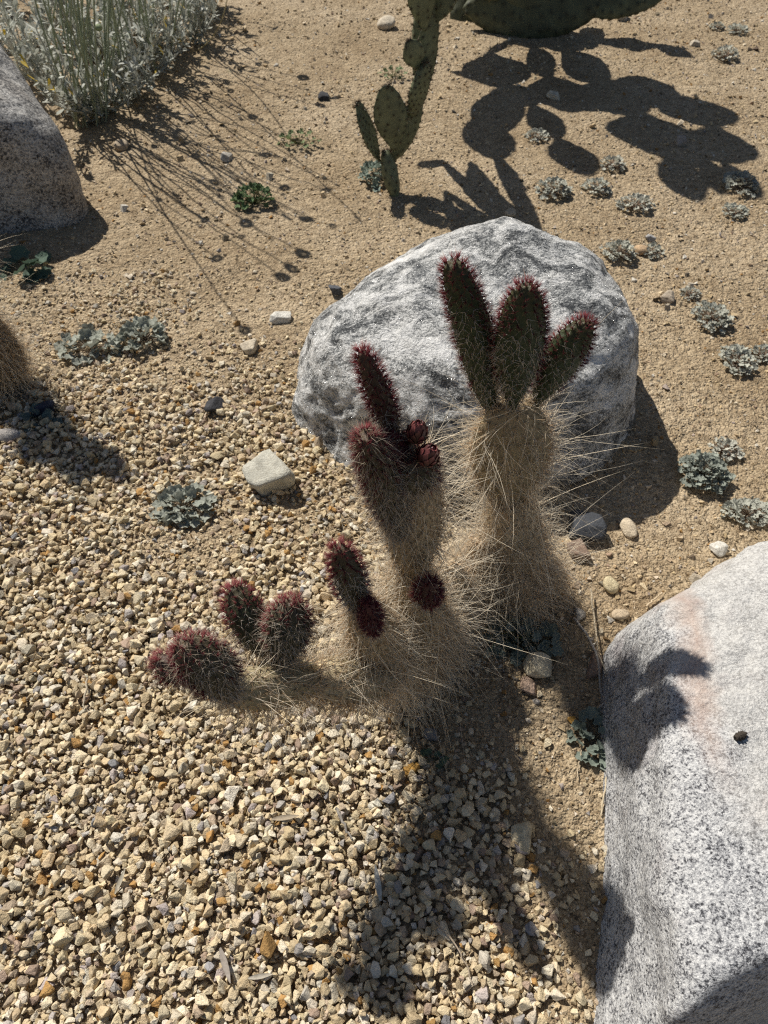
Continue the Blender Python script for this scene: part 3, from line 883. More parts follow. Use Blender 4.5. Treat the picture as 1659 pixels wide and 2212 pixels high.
spiny_pad(cl, 'pad', l1 + np.array([.02, -.03, .02]), l1 + np.array([.075, -.02, .19]), (.3, -1, .1), .07, .045, 'mid', 47, 1.3, .6, spacing=.012, red=.75, skin=DKGREEN)
# ------------------------------------------------------------------ prickly pears
PEAR = np.array([0.17, 0.185, 0.105])

def pear_pad(parent, p0, p1, n, w, th, seed, q=1.25, e=.55, spacing=.026, skin=PEAR, name='pad', lod=1.0, bend=(0, 0)):
    r = np.random.default_rng(seed)
    fr = pad_frame(p0, p1, n)
    pp = (w, th, q, e, bend)
    S, PH = areoles(fr, w, th, q, e, pp[4], spacing, r)
    AP = pad_point(fr, S, PH, *pp); AN = pad_normals(fr, S, PH, *pp)
    L = fr[4]
    step = 0.006 / lod
    nv = int(np.clip(L / step, 14, 64)); nu = int(np.clip(2.2 * w / step, 20, 64))
    k = np.arange(nv + 1) / nv
    s = (1 - np.cos(np.pi * np.clip(k, .004, .996))) / 2
    ph = np.arange(nu) / nu * 2 * math.pi
    SS, PP = np.repeat(s, nu), np.tile(ph, nv + 1)
    V = pad_point(fr, SS, PP, *pp); N = pad_normals(fr, SS, PP, *pp)
    dist = np.sqrt(((V[:, None] - AP[None]) ** 2).sum(2).min(1))
    g = np.exp(-(dist / (spacing * .22)) ** 2)
    V = V + N * (g * spacing * .10)[:, None] + N * (0.0012 * vnoise(V * 60))[:, None]
    col = skin * (0.9 + 0.25 * vnoise(V * 25)[:, None]) * (0.92 + .16 * r.random((len(V), 1)))
    col = col * (1 - .72 * np.exp(-(dist / (spacing * .2)) ** 2))[:, None]
    i = (np.arange(nv)[:, None] * nu + np.arange(nu)[None]).ravel()
    j = (np.arange(nv)[:, None] * nu + (np.arange(nu)[None] + 1) % nu).ravel()
    V = np.concatenate([V, V[:nu].mean(0)[None], V[-nu:].mean(0)[None]]); col = np.concatenate([col, col[:1], col[-1:]])
    ring = np.arange(nu); nxt = (ring + 1) % nu
    F = [np.stack([i, j, j + nu, i + nu], 1), np.concatenate([np.stack([nxt, ring, np.full(nu, len(V) - 2)], 1), np.stack([ring + nv * nu, nxt + nv * nu, np.full(nu, len(V) - 1)], 1)])]
    o = mesh_obj(name, V, F, M['skin'], parent, col=np.clip(col, .005, 1))
    m = len(AP)
    rim = np.abs(np.cos(PH)) > .8
    idx = np.repeat(np.arange(m), 7)
    D = AN[idx] + .6 * r.normal(size=(len(idx), 3))
    c = np.array([.10, .055, .03]) * (.7 + .7 * r.random((len(idx), 1)))
    parts = [bristles(AP[idx], D,   .004 + .006 * r.random(len(idx)), .0011, 1, 0, c, c)]
    idx = np.repeat(np.where(rim | (S > .85))[0], 3)
    D = AN[idx] + .35 * r.normal(size=(len(idx), 3)) + fr[1] * .3
    parts.append(bristles(AP[idx], D, .008 + .014 * r.random(len(idx)), .0011, 1, 0, np.repeat(np.array([[.14, .09, .05]]), len(idx), 0), np.repeat(np.array([[.3, .24, .15]]), len(idx), 0)))
    idx = np.where(r.random(m) < .10)[0]
    if len(idx):
        D = AN[idx] - fr[1] * .4 + .4 * r.normal(size=(len(idx), 3))
        parts.append(bristles(AP[idx], D, .02 + .02 * r.random(len(idx)), .0006, 1, 0, np.repeat(PALE[None], len(idx), 0), np.repeat(PALE[None], len(idx), 0)))
    V, F, C = join_arrays(parts)
    mesh_obj('spines', V, F, M['spine'], o, col=C, kind='stuff')
    return o

ps = thing('prickly_pear', 'slender prickly pear climbing from small ear-shaped pads at top centre', 'cactus', group='prickly pears')
YP = 2.52
pear_pad(ps, on_ground(856, 425) - np.array([0, 0, .02]), at_depth(832, 325, YP), (1, -.35, .1), .060, .055, 1, 1.1, .4)
pear_pad(ps, at_depth(845, 352, YP + .01), at_depth(905, 215, YP + .03), (.55, -1, .2), .085, .050, 2, 1.05, .42)
pear_pad(ps, at_depth(852, 330, YP - .02), at_depth(836, 185, YP - .03), (-.1, -1, .1), .112, .024, 3, 1.2, .55)
pear_pad(ps, at_depth(822, 352, YP), at_depth(771, 222, YP), (1, -.3, .1), .10, .022, 4, 1.15, .5, spacing=.02)
pear_pad(ps, at_depth(890, 262, YP + .02), at_depth(918, 138, YP - .01), (.9, -.6, .2), .10, .044, 5, 1.15, .5, spacing=.019)
pear_pad(ps, at_depth(912, 200, YP + .04), at_depth(925, -30, YP + .06), (.35, -1, .1), .088, .055, 6, 1.0, .3)
pear_pad(ps, at_depth(908, 150, YP), at_depth(882, 88, YP - .02), (.2, -1, .2), .072, .022, 7, 1.15, .6)
pear_pad(ps, at_depth(918, 70, YP + .02), at_depth(905, -90, YP), (.5, -1, 0), .10, .028, 8, 1.2, .55)
pear_pad(ps, at_depth(935, 58, YP + .05), at_depth(972, -70, YP + .06), (-.6, -1, 0), .10, .028, 9, 1.2, .55, skin=PEAR * .9)
top = at_depth(925, -30, YP + .06)
chain = {}
def pear_chain(parent, start, nodes, seed, width, facing=None):
    p = np.asarray(start, float)
    for k, (x, y, z) in enumerate(nodes):
        c = casting(x, y, z)
        turn = SUN_AZ + R(90) + R(((seed * 37 + k * 53) % 110) - 55 + 20)
        n = unit(np.array([math.cos(turn), math.sin(turn), .1]))
        w = (width[k] if hasattr(width, '__len__') else width) * .82
        pear_pad(parent, p - (c - p) * .06, c, n, w, .035, seed + k, 1.2, .55, spacing=.05, lod=.4)
        p = c
    return p
pear_chain(ps, top, [(950, 335, .56), (905, 350, .60)], 20, [.13, .10])
pear_chain(ps, top, [(1015, 345, .60), (1040, 440, .66)], 22, [.15, .13])
pear_chain(ps, top, [(960, 410, .66), (985, 508, .72)], 25, [.13, .06])
pear_chain(ps, at_depth(972, -70, YP + .06), [(1070, 330, .66), (1132, 408, .68)], 28, [.14, .04])
pear_chain(ps, at_depth(972, -70, YP + .06), [(1050, 395, .68), (1105, 475, .74)], 31, [.13, .08])

pb = thing('prickly_pear', 'big dark prickly pear whose low pads hang into the top edge', 'cactus', group='prickly pears')
base = on_ground(1120, 62)
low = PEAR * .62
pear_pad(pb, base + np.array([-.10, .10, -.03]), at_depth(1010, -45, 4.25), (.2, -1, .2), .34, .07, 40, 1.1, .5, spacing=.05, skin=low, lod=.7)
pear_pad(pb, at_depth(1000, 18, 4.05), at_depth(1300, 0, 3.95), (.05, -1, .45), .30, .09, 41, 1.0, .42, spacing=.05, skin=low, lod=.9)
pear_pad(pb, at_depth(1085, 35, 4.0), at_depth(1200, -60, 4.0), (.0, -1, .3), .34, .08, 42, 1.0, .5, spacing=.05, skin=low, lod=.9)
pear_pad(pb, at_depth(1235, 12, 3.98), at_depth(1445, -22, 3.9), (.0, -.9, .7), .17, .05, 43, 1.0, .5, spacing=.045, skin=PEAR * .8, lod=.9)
st = base + np.array([0, .1, .15])
q1 = pear_chain(pb, st, [(1060, 120, .36), (1085, 190, .60)], 50, [.36, .38])
pear_chain(pb, q1, [(980, 155, .72)], 53, .17)
q2 = pear_chain(pb, q1, [(1150, 230, .82), (1205, 300, .98), (1270, 378, 1.12)], 54, [.34, .26, .20])
pear_chain(pb, q1, [(1065, 285, .86)], 58, .34)
pear_chain(pb, q1, [(1030, 245, .80), (1075, 340, .96)], 59, [.3, .26])
pear_chain(pb, st + np.array([.05, 0, .02]), [(1150, 110, .36), (1190, 170, .6), (1240, 245, .8)], 90, [.36, .36, .34])
q3 = pear_chain(pb, st + np.array([.12, 0, .05]), [(1220, 120, .42), (1310, 185, .68)], 60, [.36, .40])
pear_chain(pb, q3, [(1270, 245, .92)], 63, .34)
q4 = pear_chain(pb, q3, [(1390, 250, .94), (1440, 335, 1.14)], 64, [.42, .40])
q5 = pear_chain(pb, q3, [(1470, 215, .96), (1545, 275, 1.12)], 67, [.36, .36])
pear_chain(pb, q4, [(1505, 430, 1.32)], 70, .26)
pear_chain(pb, q4, [(1360, 310, 1.16)], 71, .3)
pear_chain(pb, q5, [(1560, 350, 1.26), (1640, 428, 1.42)], 72, [.34, .22])
pear_chain(pb, q4, [(1520, 340, 1.24), (1560, 415, 1.38)], 75, [.3, .2])
q6 = pear_chain(pb, st + np.array([.2, 0, .05]), [(1300, 95, .40), (1420, 108, .52), (1495, 132, .62)], 76, [.30, .24, .15])
# ------------------------------------------------------------------ leaves, stems
def blades(P, D, N, L, W, prof, curl, col, fold=0.15, tipcol=None):
    """strap-shaped leaves: P base, D direction, N upper side"""
    n = len(P)
    D = unit(D); S = unit(np.cross(D, N)); N = np.cross(S, D)
    st = len(prof)
    rings, cols = [], []
    for k, w in enumerate(prof):
        f = k / (st - 1)
        c = P + D * (L * f * (1 - .25 * np.abs(curl) * f))[:, None] + N * (L * curl * f * f)[:, None]
        for sgn in (-1, 0, 1):
            rings.append(c + S * (sgn * W * w)[:, None] + N * ((abs(sgn) * fold) * W * w)[:, None])
            cols.append(col if tipcol is None else col * (1 - f) + tipcol * f)
    V = np.stack(rings, 1).reshape(-1, 3); C = np.stack(cols, 1).reshape(-1, 3)
    f = []
    for k in range(st - 1):
        for h in range(2):
            b = 3 * k + h
            f.append((b, b + 1, b + 4, b + 3))
    F = (np.array(f)[None] + (np.arange(n) * 3 * st)[:, None, None]).reshape(-1, 4)
    return V, F, C

def tube(pts, r0, r1, sides=5):
    pts = np.asarray(pts, float); n = len(pts)
    T = unit(np.gradient(pts, axis=0))
    up = np.array([0.31, 0.21, 0.93])
    A = unit(np.cross(T, up)); B = np.cross(T, A)
    rr = np.linspace(r0, r1, n)
    V = []
    for j in range(sides):
        t = 2 * math.pi * j / sides
        V.append(pts + (A * math.cos(t) + B * math.sin(t)) * rr[:, None])
    V = np.stack(V, 1).reshape(-1, 3)
    i = (np.arange(n - 1)[:, None] * sides + np.arange(sides)[None]).ravel()
    j = (np.arange(n - 1)[:, None] * sides + (np.arange(sides)[None] + 1) % sides).ravel()
    return V, np.stack([i, j, j + sides, i + sides], 1)

def bezier(p0, p1, p2, n):
    t = np.linspace(0, 1, n)[:, None]
    return (1 - t) ** 2 * p0 + 2 * t * (1 - t) * p1 + t * t * p2

SILVER = np.array([0.70, 0.70, 0.63]); SAGE = np.array([0.46, 0.48, 0.40])

def build_shrub():
    r = np.random.default_rng(77)
    sh = thing('silver_shrub', 'silvery white-felted desert shrub with long bare flower stalks in the top left', 'shrub')
    crowns = [(190, 262), (335, 150), (255, 215), (110, 190), (425, 95), (90, 95), (300, 75), (400, 40), (30, 110), (205, 130), (350, 15), (140, 40), (250, 10), (20, 30), (455, 20), (225, 245), (160, 235), (295, 195), (375, 115), (60, 165), (330, 100), (245, 120), (160, 85), (430, 55), (285, 150)]
    stem_parts, leaf_parts = [], []
    tops = []
    for (x, y) in crowns:
        g = on_ground(x, y)
        tops.append(g)
        for k in range(10):
            az = r.uniform(0, 6.283); sp = abs(r.normal(0, .75)) + .1
            ln = r.uniform(.10, .30) if k % 5 else r.uniform(.28, .45)
            d = unit(np.array([math.cos(az) * sp, math.sin(az) * sp, 1.0]))
            end = g + d * ln + np.array([0, 0, .04 * r.random()])
            ctrl = g + np.array([math.cos(az), math.sin(az), 0]) * sp * ln * .7 + np.array([0, 0, ln * .35])
            pts = bezier(g + r.normal(size=3) * np.array([.02, .02, 0]), ctrl, end, 8)
            V, F = tube(pts, .0042, .0022, 4)
            stem_parts.append((V, F, np.repeat((SILVER * .95 * (.8 + .3 * r.random()))[None], len(V), 0)))
            m = int(12 + 90 * ln)
            f = r.uniform(.12, 1.0, m)
            ii = np.clip((f * 7).astype(int), 0, 6); fr = (f * 7 - ii)[:, None]
            P = pts[ii] * (1 - fr) + pts[ii + 1] * fr
            T = unit(pts[ii + 1] - pts[ii])
            out = unit(r.normal(size=(m, 3)) * np.array([1, 1, .5]))
            D = T * .6 + out * .9
            L = r.uniform(.024, .052, m); W = L * r.uniform(.10, .2, m)
            c = SILVER * (1 - .4 * r.random((m, 1))) + (SAGE - SILVER) * r.random((m, 1)) * .7
            yel = r.random(m) < .02
            c[yel] = np.array([.5, .36, .05])
            leaf_parts.append(blades(P, D, np.repeat(np.array([[0.1, 0.1, 1.0]]), m, 0) + .3 * out, L, W, (.3, .45, .8, 1.0, .95, .35), r.normal(.1, .25, m), c))
    V, F, C = join_arrays(stem_parts); mesh_obj('stems', V, F, M['leaf'], sh, col=C, kind='stuff')
    V, F, C = join_arrays(leaf_parts); mesh_obj('leaves', V, F, M['leaf'], sh, col=C, kind='stuff')
    # flower stalks; their daisies stand above the picture and throw the round shadows
    heads = [(595, 62, .62), (655, 168, .66), (722, 205, .62), (690, 222, .58), (772, 466, .95), (702, 402, .9), (660, 470, .9), (655, 548, .95), (612, 603, .98), (632, 582, .92), (618, 465, .9),
             (530, 480, .85), (575, 330, .78), (545, 250, .7), (640, 300, .78), (610, 395, .85), (470, 560, .92), (505, 420, .8), (440, 470, .8), (530, 718, 1.02), (420, 330, .65), (480, 300, .66),
             (560, 140, .6), (500, 200, .62), (560, 420, .86), (590, 520, .93), (460, 390, .76), (380, 420, .72)]
    heads += [(x + r.normal(0, 22), y + r.normal(0, 22), z + r.normal(0, .06)) for (x, y, z) in heads[5:] for _ in (0, 1) if y < 520]
    for k, (x, y, z) in enumerate(heads):
        h = casting(x, y, z)
        g = tops[r.integers(0, 8)]
        g = min(tops, key=lambda t: np.hypot(*(t[:2] - h[:2])) + .9 * r.random()) + r.normal(size=3) * np.array([.04, .04, 0])
        ctrl = (g + h) / 2 + np.array([-.06, .05, .12]) + r.normal(size=3) * .05
        pts = bezier(g, ctrl, h, 16)
        V, F = tube(pts, .0036, .0024, 5)
        st = mesh_obj('flower_stalk', V, F, M['leaf'], sh, col=np.repeat(np.array([[.36, .40, .28]]), len(V), 0))
        T = unit(TO_SUN + r.normal(size=3) * .8)
        m = 18
        ph = np.arange(m) / m * 6.283
        u = unit(np.cross(T, [.3, .2, .9])); v = np.cross(T, u)
        E = u * np.cos(ph)[:, None] + v * np.sin(ph)[:, None]
        big = (.020 if k < 12 else .014) if k < 28 else .006
        parts = [blades(h + E * .006, E + T * .15, np.repeat(T[None], m, 0), np.full(m, big), np.full(m, .0065), (.7, 1, 1, .6), np.full(m, -.05), np.repeat(np.array([[.62, .42, .03]]), m, 0))]
        for lay in range(3):
            rr = .010 * (1 - lay * .3)
            parts.append(blades(h - T * .005 + T * .004 * lay, E * rr * 60 + T * .4, np.repeat(T[None], m, 0), np.full(m, .012), np.full(m, .003), (1, 1, .8, .3), np.full(m, .2), np.repeat(np.array([[.36, .40, .25]]), m, 0)))
        V, F, C = join_arrays(parts)
        mesh_obj('flower_head', V, F, M['leaf'], st, col=C)
    # two buds and the long pale stem that show in the picture
    for (x, y, Y, gx, gy, cx) in [(213, 60, 3.05, 225, 240, 0.0), (12, 140, 2.95, 60, 230, 0.0)]:
        h = at_depth(x, y, Y); g = on_ground(gx, gy)
        pts = bezier(g, (g + h) / 2 + np.array([.04, 0, .03]), h, 12)
        V, F = tube(pts, .0024, .0018, 5)
        st = mesh_obj('flower_stalk', V, F, M['leaf'], sh, col=np.repeat(np.array([[.36, .40, .26]]), len(V), 0))
        D, FF = icosphere(3)
        B = D * np.array([.014, .014, .011]) + h
        B = B + D * (.0015 * np.abs(vnoise(D * 6)))[:, None]
        mesh_obj('flower_bud', B, FF, M['leaf'], st, col=np.repeat(np.array([[.33, .38, .22]]), len(B), 0))
    p0, p1, p2 = on_ground(425, 110), at_depth(475, 62, 3.55), at_depth(497, -60, 3.5)
    V, F = tube(bezier(p0, p1 + np.array([.03, 0, -.02]), p2, 14), .0025, .0018, 5)
    mesh_obj('flower_stalk', V, F, M['leaf'], sh, col=np.repeat(np.array([[.45, .40, .24]]), len(V), 0))
    return sh
build_shrub()

# ------------------------------------------------------------------ small rosettes
def leaf_shape(seed, lobes, crinkle):
    r = np.random.default_rng(seed)
    m = 14
    th = np.arange(m) / m * 2 * math.pi
    rad = 1 + .14 * np.cos(lobes * th + r.uniform(0, 6)) + .06 * r.normal(size=m)
    rad[0] *= .55
    V = [(0, 0, 0)]
    for f in (.55, 1.0):
        x = -np.cos(th) * rad * f; y = np.sin(th) * rad * f * .92
        z = .22 * f * f + crinkle * f * np.sin(th * lobes + r.uniform(0, 6)) + .05 * r.normal(size=m) * f
        V += list(zip(x, y, z))
    V = np.array(V); V[:, 0] += 1.0
    F = []
    for k in range(m):
        a, b = 1 + k, 1 + (k + 1) % m
        F += [(0, b, a), (a, b, b + m), (a, b + m, a + m)]
    return V, np.array(F)
LEAVES = {'curly': [leaf_shape(k, 5, .26) for k in range(6)], 'round': [leaf_shape(20 + k, 6, .09) for k in range(6)], 'curly2': [leaf_shape(60 + k, 5, .2) for k in range(6)], 'jag': [leaf_shape(40 + k, 4, .3) for k in range(6)]}
LEAF_MESH = {}

def rosette(px, py, dpx, label, n=46, style='curly', tint=(0.25, 0.29, 0.235), flat=0.42, leaf=0.15, ell=(1, 1), singly=False, name='rosette_plant', seed=None):
    r = np.random.default_rng(seed if seed is not None else int(px * 7 + py))
    g = on_ground(px, py)
    dist = CAM_H / (SP + (py - CY) / FPX * CP)
    rad = dpx / 2 * dist / FPX
    t = thing(name, label, 'plant', group='grey rosette plants on the sand')
    t.location = g
    parts, stems = [], []
    tint = np.array(tint)
    if style == 'curly':
        n, leaf = int(n * 1.7), leaf * .78
    for k in range(n):
        f = math.sqrt((k + .5) / n)
        az = k * 2.39996 + r.normal(0, .3)
        R0 = rad * f * (0.95 + .2 * r.random())
        q = np.array([math.cos(az) * R0 * ell[0], math.sin(az) * R0 * ell[1], 0])
        z = rad * flat * (1.05 - .75 * f ** 2) * (.7 + .5 * r.random()) + .003
        size = dpx * leaf / 2 * dist / FPX * (.75 + .6 * r.random()) * 1.15
        pitch = -(1 - f) * .9 + r.normal(.05, .3)
        Rm = rot_matrix(az + r.normal(0, .5), 0, 0)
        cp, sp_ = math.cos(pitch), math.sin(pitch)
        Ry = np.array([[cp, 0, sp_], [0, 1, 0], [-sp_, 0, cp]])
        roll = r.normal(0, .35); cr, sr = math.cos(roll), math.sin(roll)
        Rx = np.array([[1, 0, 0], [0, cr, -sr], [0, sr, cr]])
        A = Rm @ Ry @ Rx * size
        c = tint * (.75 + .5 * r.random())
        base = q * .8 + np.array([0, 0, z])
        kk = int(r.integers(0, 6))
        Vl, Fl = LEAVES[style][kk]
        if singly:
            key = (style, kk)
            if key not in LEAF_MESH:
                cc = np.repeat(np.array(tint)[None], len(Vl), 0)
                o = mesh_obj('leaf', Vl, Fl, M['leaf'], t, col=cc)
                LEAF_MESH[key] = o.data
            else:
                o = bpy.data.objects.new('leaf', LEAF_MESH[key]); COL.objects.link(o); o.parent = t
            from mathutils import Matrix
            m4 = Matrix.Identity(4)
            for a in range(3):
                for b in range(3):
                    m4[a][b] = float(A[a, b])
                m4[a][3] = float(base[a])
            o.matrix_local = m4
        else:
            parts.append((Vl @ A.T + base, Fl, np.repeat(c[None], len(Vl), 0)))
        V, F = tube(bezier(np.array([0, 0, -.003]), q * .35 + np.array([0, 0, z * .7]), base, 4), .0011, .0008, 3)
        stems.append((V, F, np.repeat((tint * np.array([1.15, .9, .8]))[None], len(V), 0)))
    if parts:
        V, F, C = join_arrays(parts)
        mesh_obj('leaves', V, F, M['leaf'], t, col=C, kind='stuff')
    V, F, C = join_arrays(stems)
    mesh_obj('stems', V, F, M['leaf'], t, col=C, kind='stuff')
    return t

GREY = (0.45, 0.45, 0.385); BLUE = (0.36, 0.375, 0.32); PALEG = (0.50, 0.49, 0.42)
rosette(400, 1100, 125, 'grey-green rosette on bare dirt below the pale angular rock, left of the cacti', 66, 'curly2', BLUE, .3, .15, (1, .8), True)
rosette(1286, 1598, 118, 'round-leaved rosette growing against the left side of the pale granite boulder', 46, 'round', (0.24, 0.28, 0.235), .35, .17, (.95, 1.1), True)
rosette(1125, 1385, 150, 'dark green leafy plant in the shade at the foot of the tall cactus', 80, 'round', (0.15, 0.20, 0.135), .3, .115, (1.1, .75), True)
rosette(310, 735, 110, 'denser right-hand grey rosette of the pair left of the boulder', 50, 'jag', BLUE, .4, .16, (1.0, .8))
rosette(195, 758, 120, 'looser left-hand grey rosette of the pair beside the hairy trunk shadow', 40, 'jag', BLUE, .3, .16, (1.2, .75))
rosette(548, 440, 95, 'small bright green weed among the shrub stalk shadows', 60, 'jag', (0.12, 0.18, 0.08), .55, .12, (1, .8))
rosette(645, 312, 90, 'thin sparse green sprig on the sand above the bright green weed', 26, 'jag', (0.2, 0.25, 0.12), .4, .10, (1.1, .7))
rosette(812, 388, 85, 'grey leafy plant tucked against the foot of the slender prickly pear', 50, 'jag', (0.26, 0.31, 0.26), .5, .16, (.8, 1.1))
rosette(1195, 418, 78, 'grey rosette nearest above the centre boulder, left of three', 60, 'curly', GREY, .5, .14)
rosette(1287, 412, 62, 'small grey rosette at the tip of a prickly pear shadow finger', 44, 'curly', GREY, .45, .15)
rosette(1322, 362, 58, 'pale grey rosette just above the shadow-finger rosette', 44, 'curly', PALEG, .45, .15)
rosette(1370, 448, 74, 'pale straggly rosette on open sand right of the shadow fingers', 50, 'curly', PALEG, .4, .14, (1.1, .9))
rosette(1158, 300, 52, 'little pale rosette inside the prickly pear shadow', 36, 'curly', PALEG, .4, .16)
rosette(1597, 405, 78, 'grey rosette at the far right end of the prickly pear shadow', 56, 'curly', GREY, .45, .14, (1, 1.2))
rosette(1585, 462, 56, 'low grey rosette directly below the rosette at the shadow end', 40, 'curly', GREY, .35, .15)
rosette(1565, 126, 55, 'grey rosette high on the right with its own small shadow', 46, 'curly', PALEG, .55, .15)
rosette(1592, 72, 46, 'small grey rosette near the top right corner', 40, 'curly', GREY, .45, .15)
rosette(1547, 62, 32, 'tiny grey tuft left of the top right corner rosette', 26, 'curly', GREY, .4, .17)
rosette(1335, 552, 76, 'grey rosette at the upper right shoulder of the white boulder', 52, 'curly', GREY, .45, .14)
rosette(1408, 548, 50, 'small grey rosette beside the tan stone at the boulder shoulder', 34, 'curly', GREY, .4, .16)
rosette(1490, 640, 46, 'small pale tuft at the upper end of the trailing grey rosettes', 34, 'curly', PALEG, .45, .16)
rosette(1535, 692, 92, 'wide grey rosette in the middle of the trailing row on the right', 70, 'curly', GREY, .4, .13, (.9, 1.1))
rosette(1590, 785, 88, 'long grey rosette at the lower end of the trailing row on the right', 70, 'curly', GREY, .4, .13, (.8, 1.25))
rosette(1648, 770, 60, 'grey rosette cut by the right edge of the picture', 40, 'curly', GREY, .4, .15)
rosette(1565, 975, 70, 'pale grey rosette above the dense blue-green one', 54, 'curly', PALEG, .4, .14)
rosette(1515, 1030, 112, 'dense blue-green rosette on the edge of the boulder shadow', 110, 'curly', (0.30, 0.325, 0.28), .6, .13)
rosette(1612, 1112, 100, 'flat grey rosette above the granite boulder at the right edge', 60, 'curly', GREY, .3, .14, (1.2, .7))
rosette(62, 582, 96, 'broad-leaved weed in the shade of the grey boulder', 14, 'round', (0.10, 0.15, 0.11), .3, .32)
rosette(850, 168, 60, 'faint green sprig beside the ear-shaped pad', 18, 'jag', (0.2, 0.25, 0.13), .5, .12)
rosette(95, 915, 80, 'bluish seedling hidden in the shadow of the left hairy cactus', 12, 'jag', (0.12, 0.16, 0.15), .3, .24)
rosette(935, 1642, 60, 'tiny seedling on gravel in the big cactus shadow', 9, 'round', (0.12, 0.17, 0.11), .3, .22)

# ------------------------------------------------------------------ single rocks
ICO4 = icosphere(4)
def rock(px, py, wpx, hpx, tint, label, seed, yaw=0.0, mat=None, flat=.62, smooth=False, sink=.3, cat='rock', name='rock', ang=7):
    r = np.random.default_rng(seed)
    g = on_ground(px, py)
    dist = CAM_H / (SP + (py - CY) / FPX * CP)
    a = wpx / 2 * dist / FPX; b = hpx / 2 * dist / FPX * 1.15
    c = min(a, b) * flat
    D, F = ICO4
    k = 60.0 if not smooth else 16.0
    inv = (1 / np.linalg.norm(D, axis=1)) ** (-k) * 0.5
    if smooth:
        cuts = [(unit(r.normal(size=3)), r.uniform(.82, 1.0)) for q in range(ang * 2)]
    else:
        cuts = [(unit(np.array(ax_, float) + r.normal(0, .28, 3)), r.uniform(.5, .68)) for ax_ in ((1, 0, 0), (-1, 0, 0), (0, 1, 0), (0, -1, 0), (0, 0, 1), (0, 0, -1))]
        cuts += [(unit(r.normal(size=3)), r.uniform(.62, .8)) for q in range(3)]
    for n, d in cuts:
        inv = inv + (d / np.clip(D @ n, 1e-3, None)) ** (-k)
    P = D * (inv ** (-1 / k))[:, None]
    P = P + D * (.03 * fbm(P * 2.2 + seed, 5, .6))[:, None]
    P = P / np.abs(P).max(0) * np.array([a, b, c])
    tt = np.array(tint) * (1 + .22 * fbm(P / max(a, 1e-4) * 3 + seed, 3)[:, None])
    o = mesh_obj(name, P, F, mat or M['stone'], smooth=True, col=np.clip(tt, .01, .9))
    o.location = g + np.array([0, 0, c * (1 - sink)])
    o.rotation_euler = (r.normal(0, .15), r.normal(0, .15), yaw)
    return tag(o, label, cat, 'loose rocks on the ground')

CREAM = (.66, .57, .40); WHT = (.68, .65, .58); DK = (.06, .06, .065); TANR = (.50, .37, .23); GRYR = (.36, .35, .34); OR = (.58, .33, .08); PINK = (.50, .36, .27)
rock(580, 1042, 100, 92, (.52, .50, .42), 'large pale angular rock on the gravel left of the white boulder', 1, .5, flat=.75, ang=5)
rock(610, 690, 58, 30, WHT, 'flat white stone on bare sand above the gravel', 2, .3)
rock(725, 632, 32, 32, (.10, .105, .115), 'dark slate-grey pebble just left of the white boulder', 3)
rock(463, 882, 46, 36, DK, 'black stone lying among the cream gravel', 4)
rock(540, 757, 44, 32, (.58, .5, .38), 'tan stone below the end of the long stalk shadow', 5, .4)
rock(1258, 1147, 92, 62, (.07, .075, .085), 'dark slate rock in shade at the right foot of the tall cactus', 6, -.2, flat=.7)
rock(1355, 1146, 36, 48, (.62, .52, .38), 'cream egg-shaped stone in the boulder shadow', 7, .2, smooth=True)
rock(1316, 1268, 40, 36, (.62, .53, .34), 'round yellowish stone just past the edge of the boulder shadow', 8, smooth=True)
rock(1548, 1190, 44, 32, WHT, 'white angular stone on sand above the granite boulder', 9, .2)
rock(1160, 1447, 58, 52, (.66, .58, .42), 'cream lumpy stone below the dark green leafy plant', 10, .3, flat=.8)
rock(1140, 1487, 48, 36, PINK, 'pinkish stone touching the cream lumpy stone', 11, -.5)
rock(1238, 1560, 24, 26, OR, 'bright orange pebble left of the round-leaved rosette', 12, .2)
rock(1128, 1815, 50, 60, (.66, .56, .38), 'cream blocky stone between the two cactus shadows', 13, .1, flat=.8, ang=5)
rock(835, 60, 42, 34, (.62, .54, .42), 'cream stone on sand left of the slender prickly pear', 14, smooth=True)
rock(1343, 42, 34, 34, (.5, .46, .4), 'grey stone under the right-hand low pad of the big prickly pear', 15)
rock(1195, 212, 34, 20, (.6, .54, .42), 'pale elongated stone lit inside the prickly pear shadow', 16, -.4)
rock(1102, 466, 26, 24, (.56, .47, .34), 'round tan stone at a shadow tip above the white boulder', 17, smooth=True)
rock(492, 346, 28, 28, (.5, .46, .4), 'pale stone in the middle of the shrub shadow', 18)
rock(264, 321, 34, 28, (.52, .42, .3), 'tan stone right of the grey boulder', 19, smooth=True)
rock(1382, 546, 34, 26, (.54, .38, .23), 'tan orange stone at the upper right of the white boulder', 20, smooth=True)
rock(1402, 518, 24, 20, GRYR, 'small grey stone on sand above the tan orange stone', 21)
rock(1440, 648, 36, 34, (.5, .42, .32), 'knobbly brown stone right of the white boulder', 22, .5)
rock(24, 946, 58, 34, (.42, .39, .36), 'oblong grey stone at the left edge below the hairy trunk', 23, .1, smooth=True)
rock(1338, 1330, 40, 26, (.5, .4, .28), 'tan stone at the top corner of the granite boulder', 24, .2, smooth=True)
rock(1285, 1440, 34, 70, (.34, .24, .18), 'reddish brown stone wedged beside the granite boulder', 25, -.3)
rock(1250, 1330, 30, 26, (.5, .46, .4), 'pale pebble at the base of the dry stalk', 26)
rock(1245, 1195, 50, 46, (.28, .2, .15), 'brown stone half under the hair of the tall cactus', 27, .2)
rock(890, 1662, 44, 26, (.46, .26, .07), 'ochre stone in the gravel inside the big cactus shadow', 28, .7)
rock(930, 1590, 30, 26, (.3, .28, .26), 'grey pebble at the top of the big cactus shadow', 29)
rock(700, 215, 26, 22, DK, 'black pebble in the shrub shadow near the prickly pear', 30)
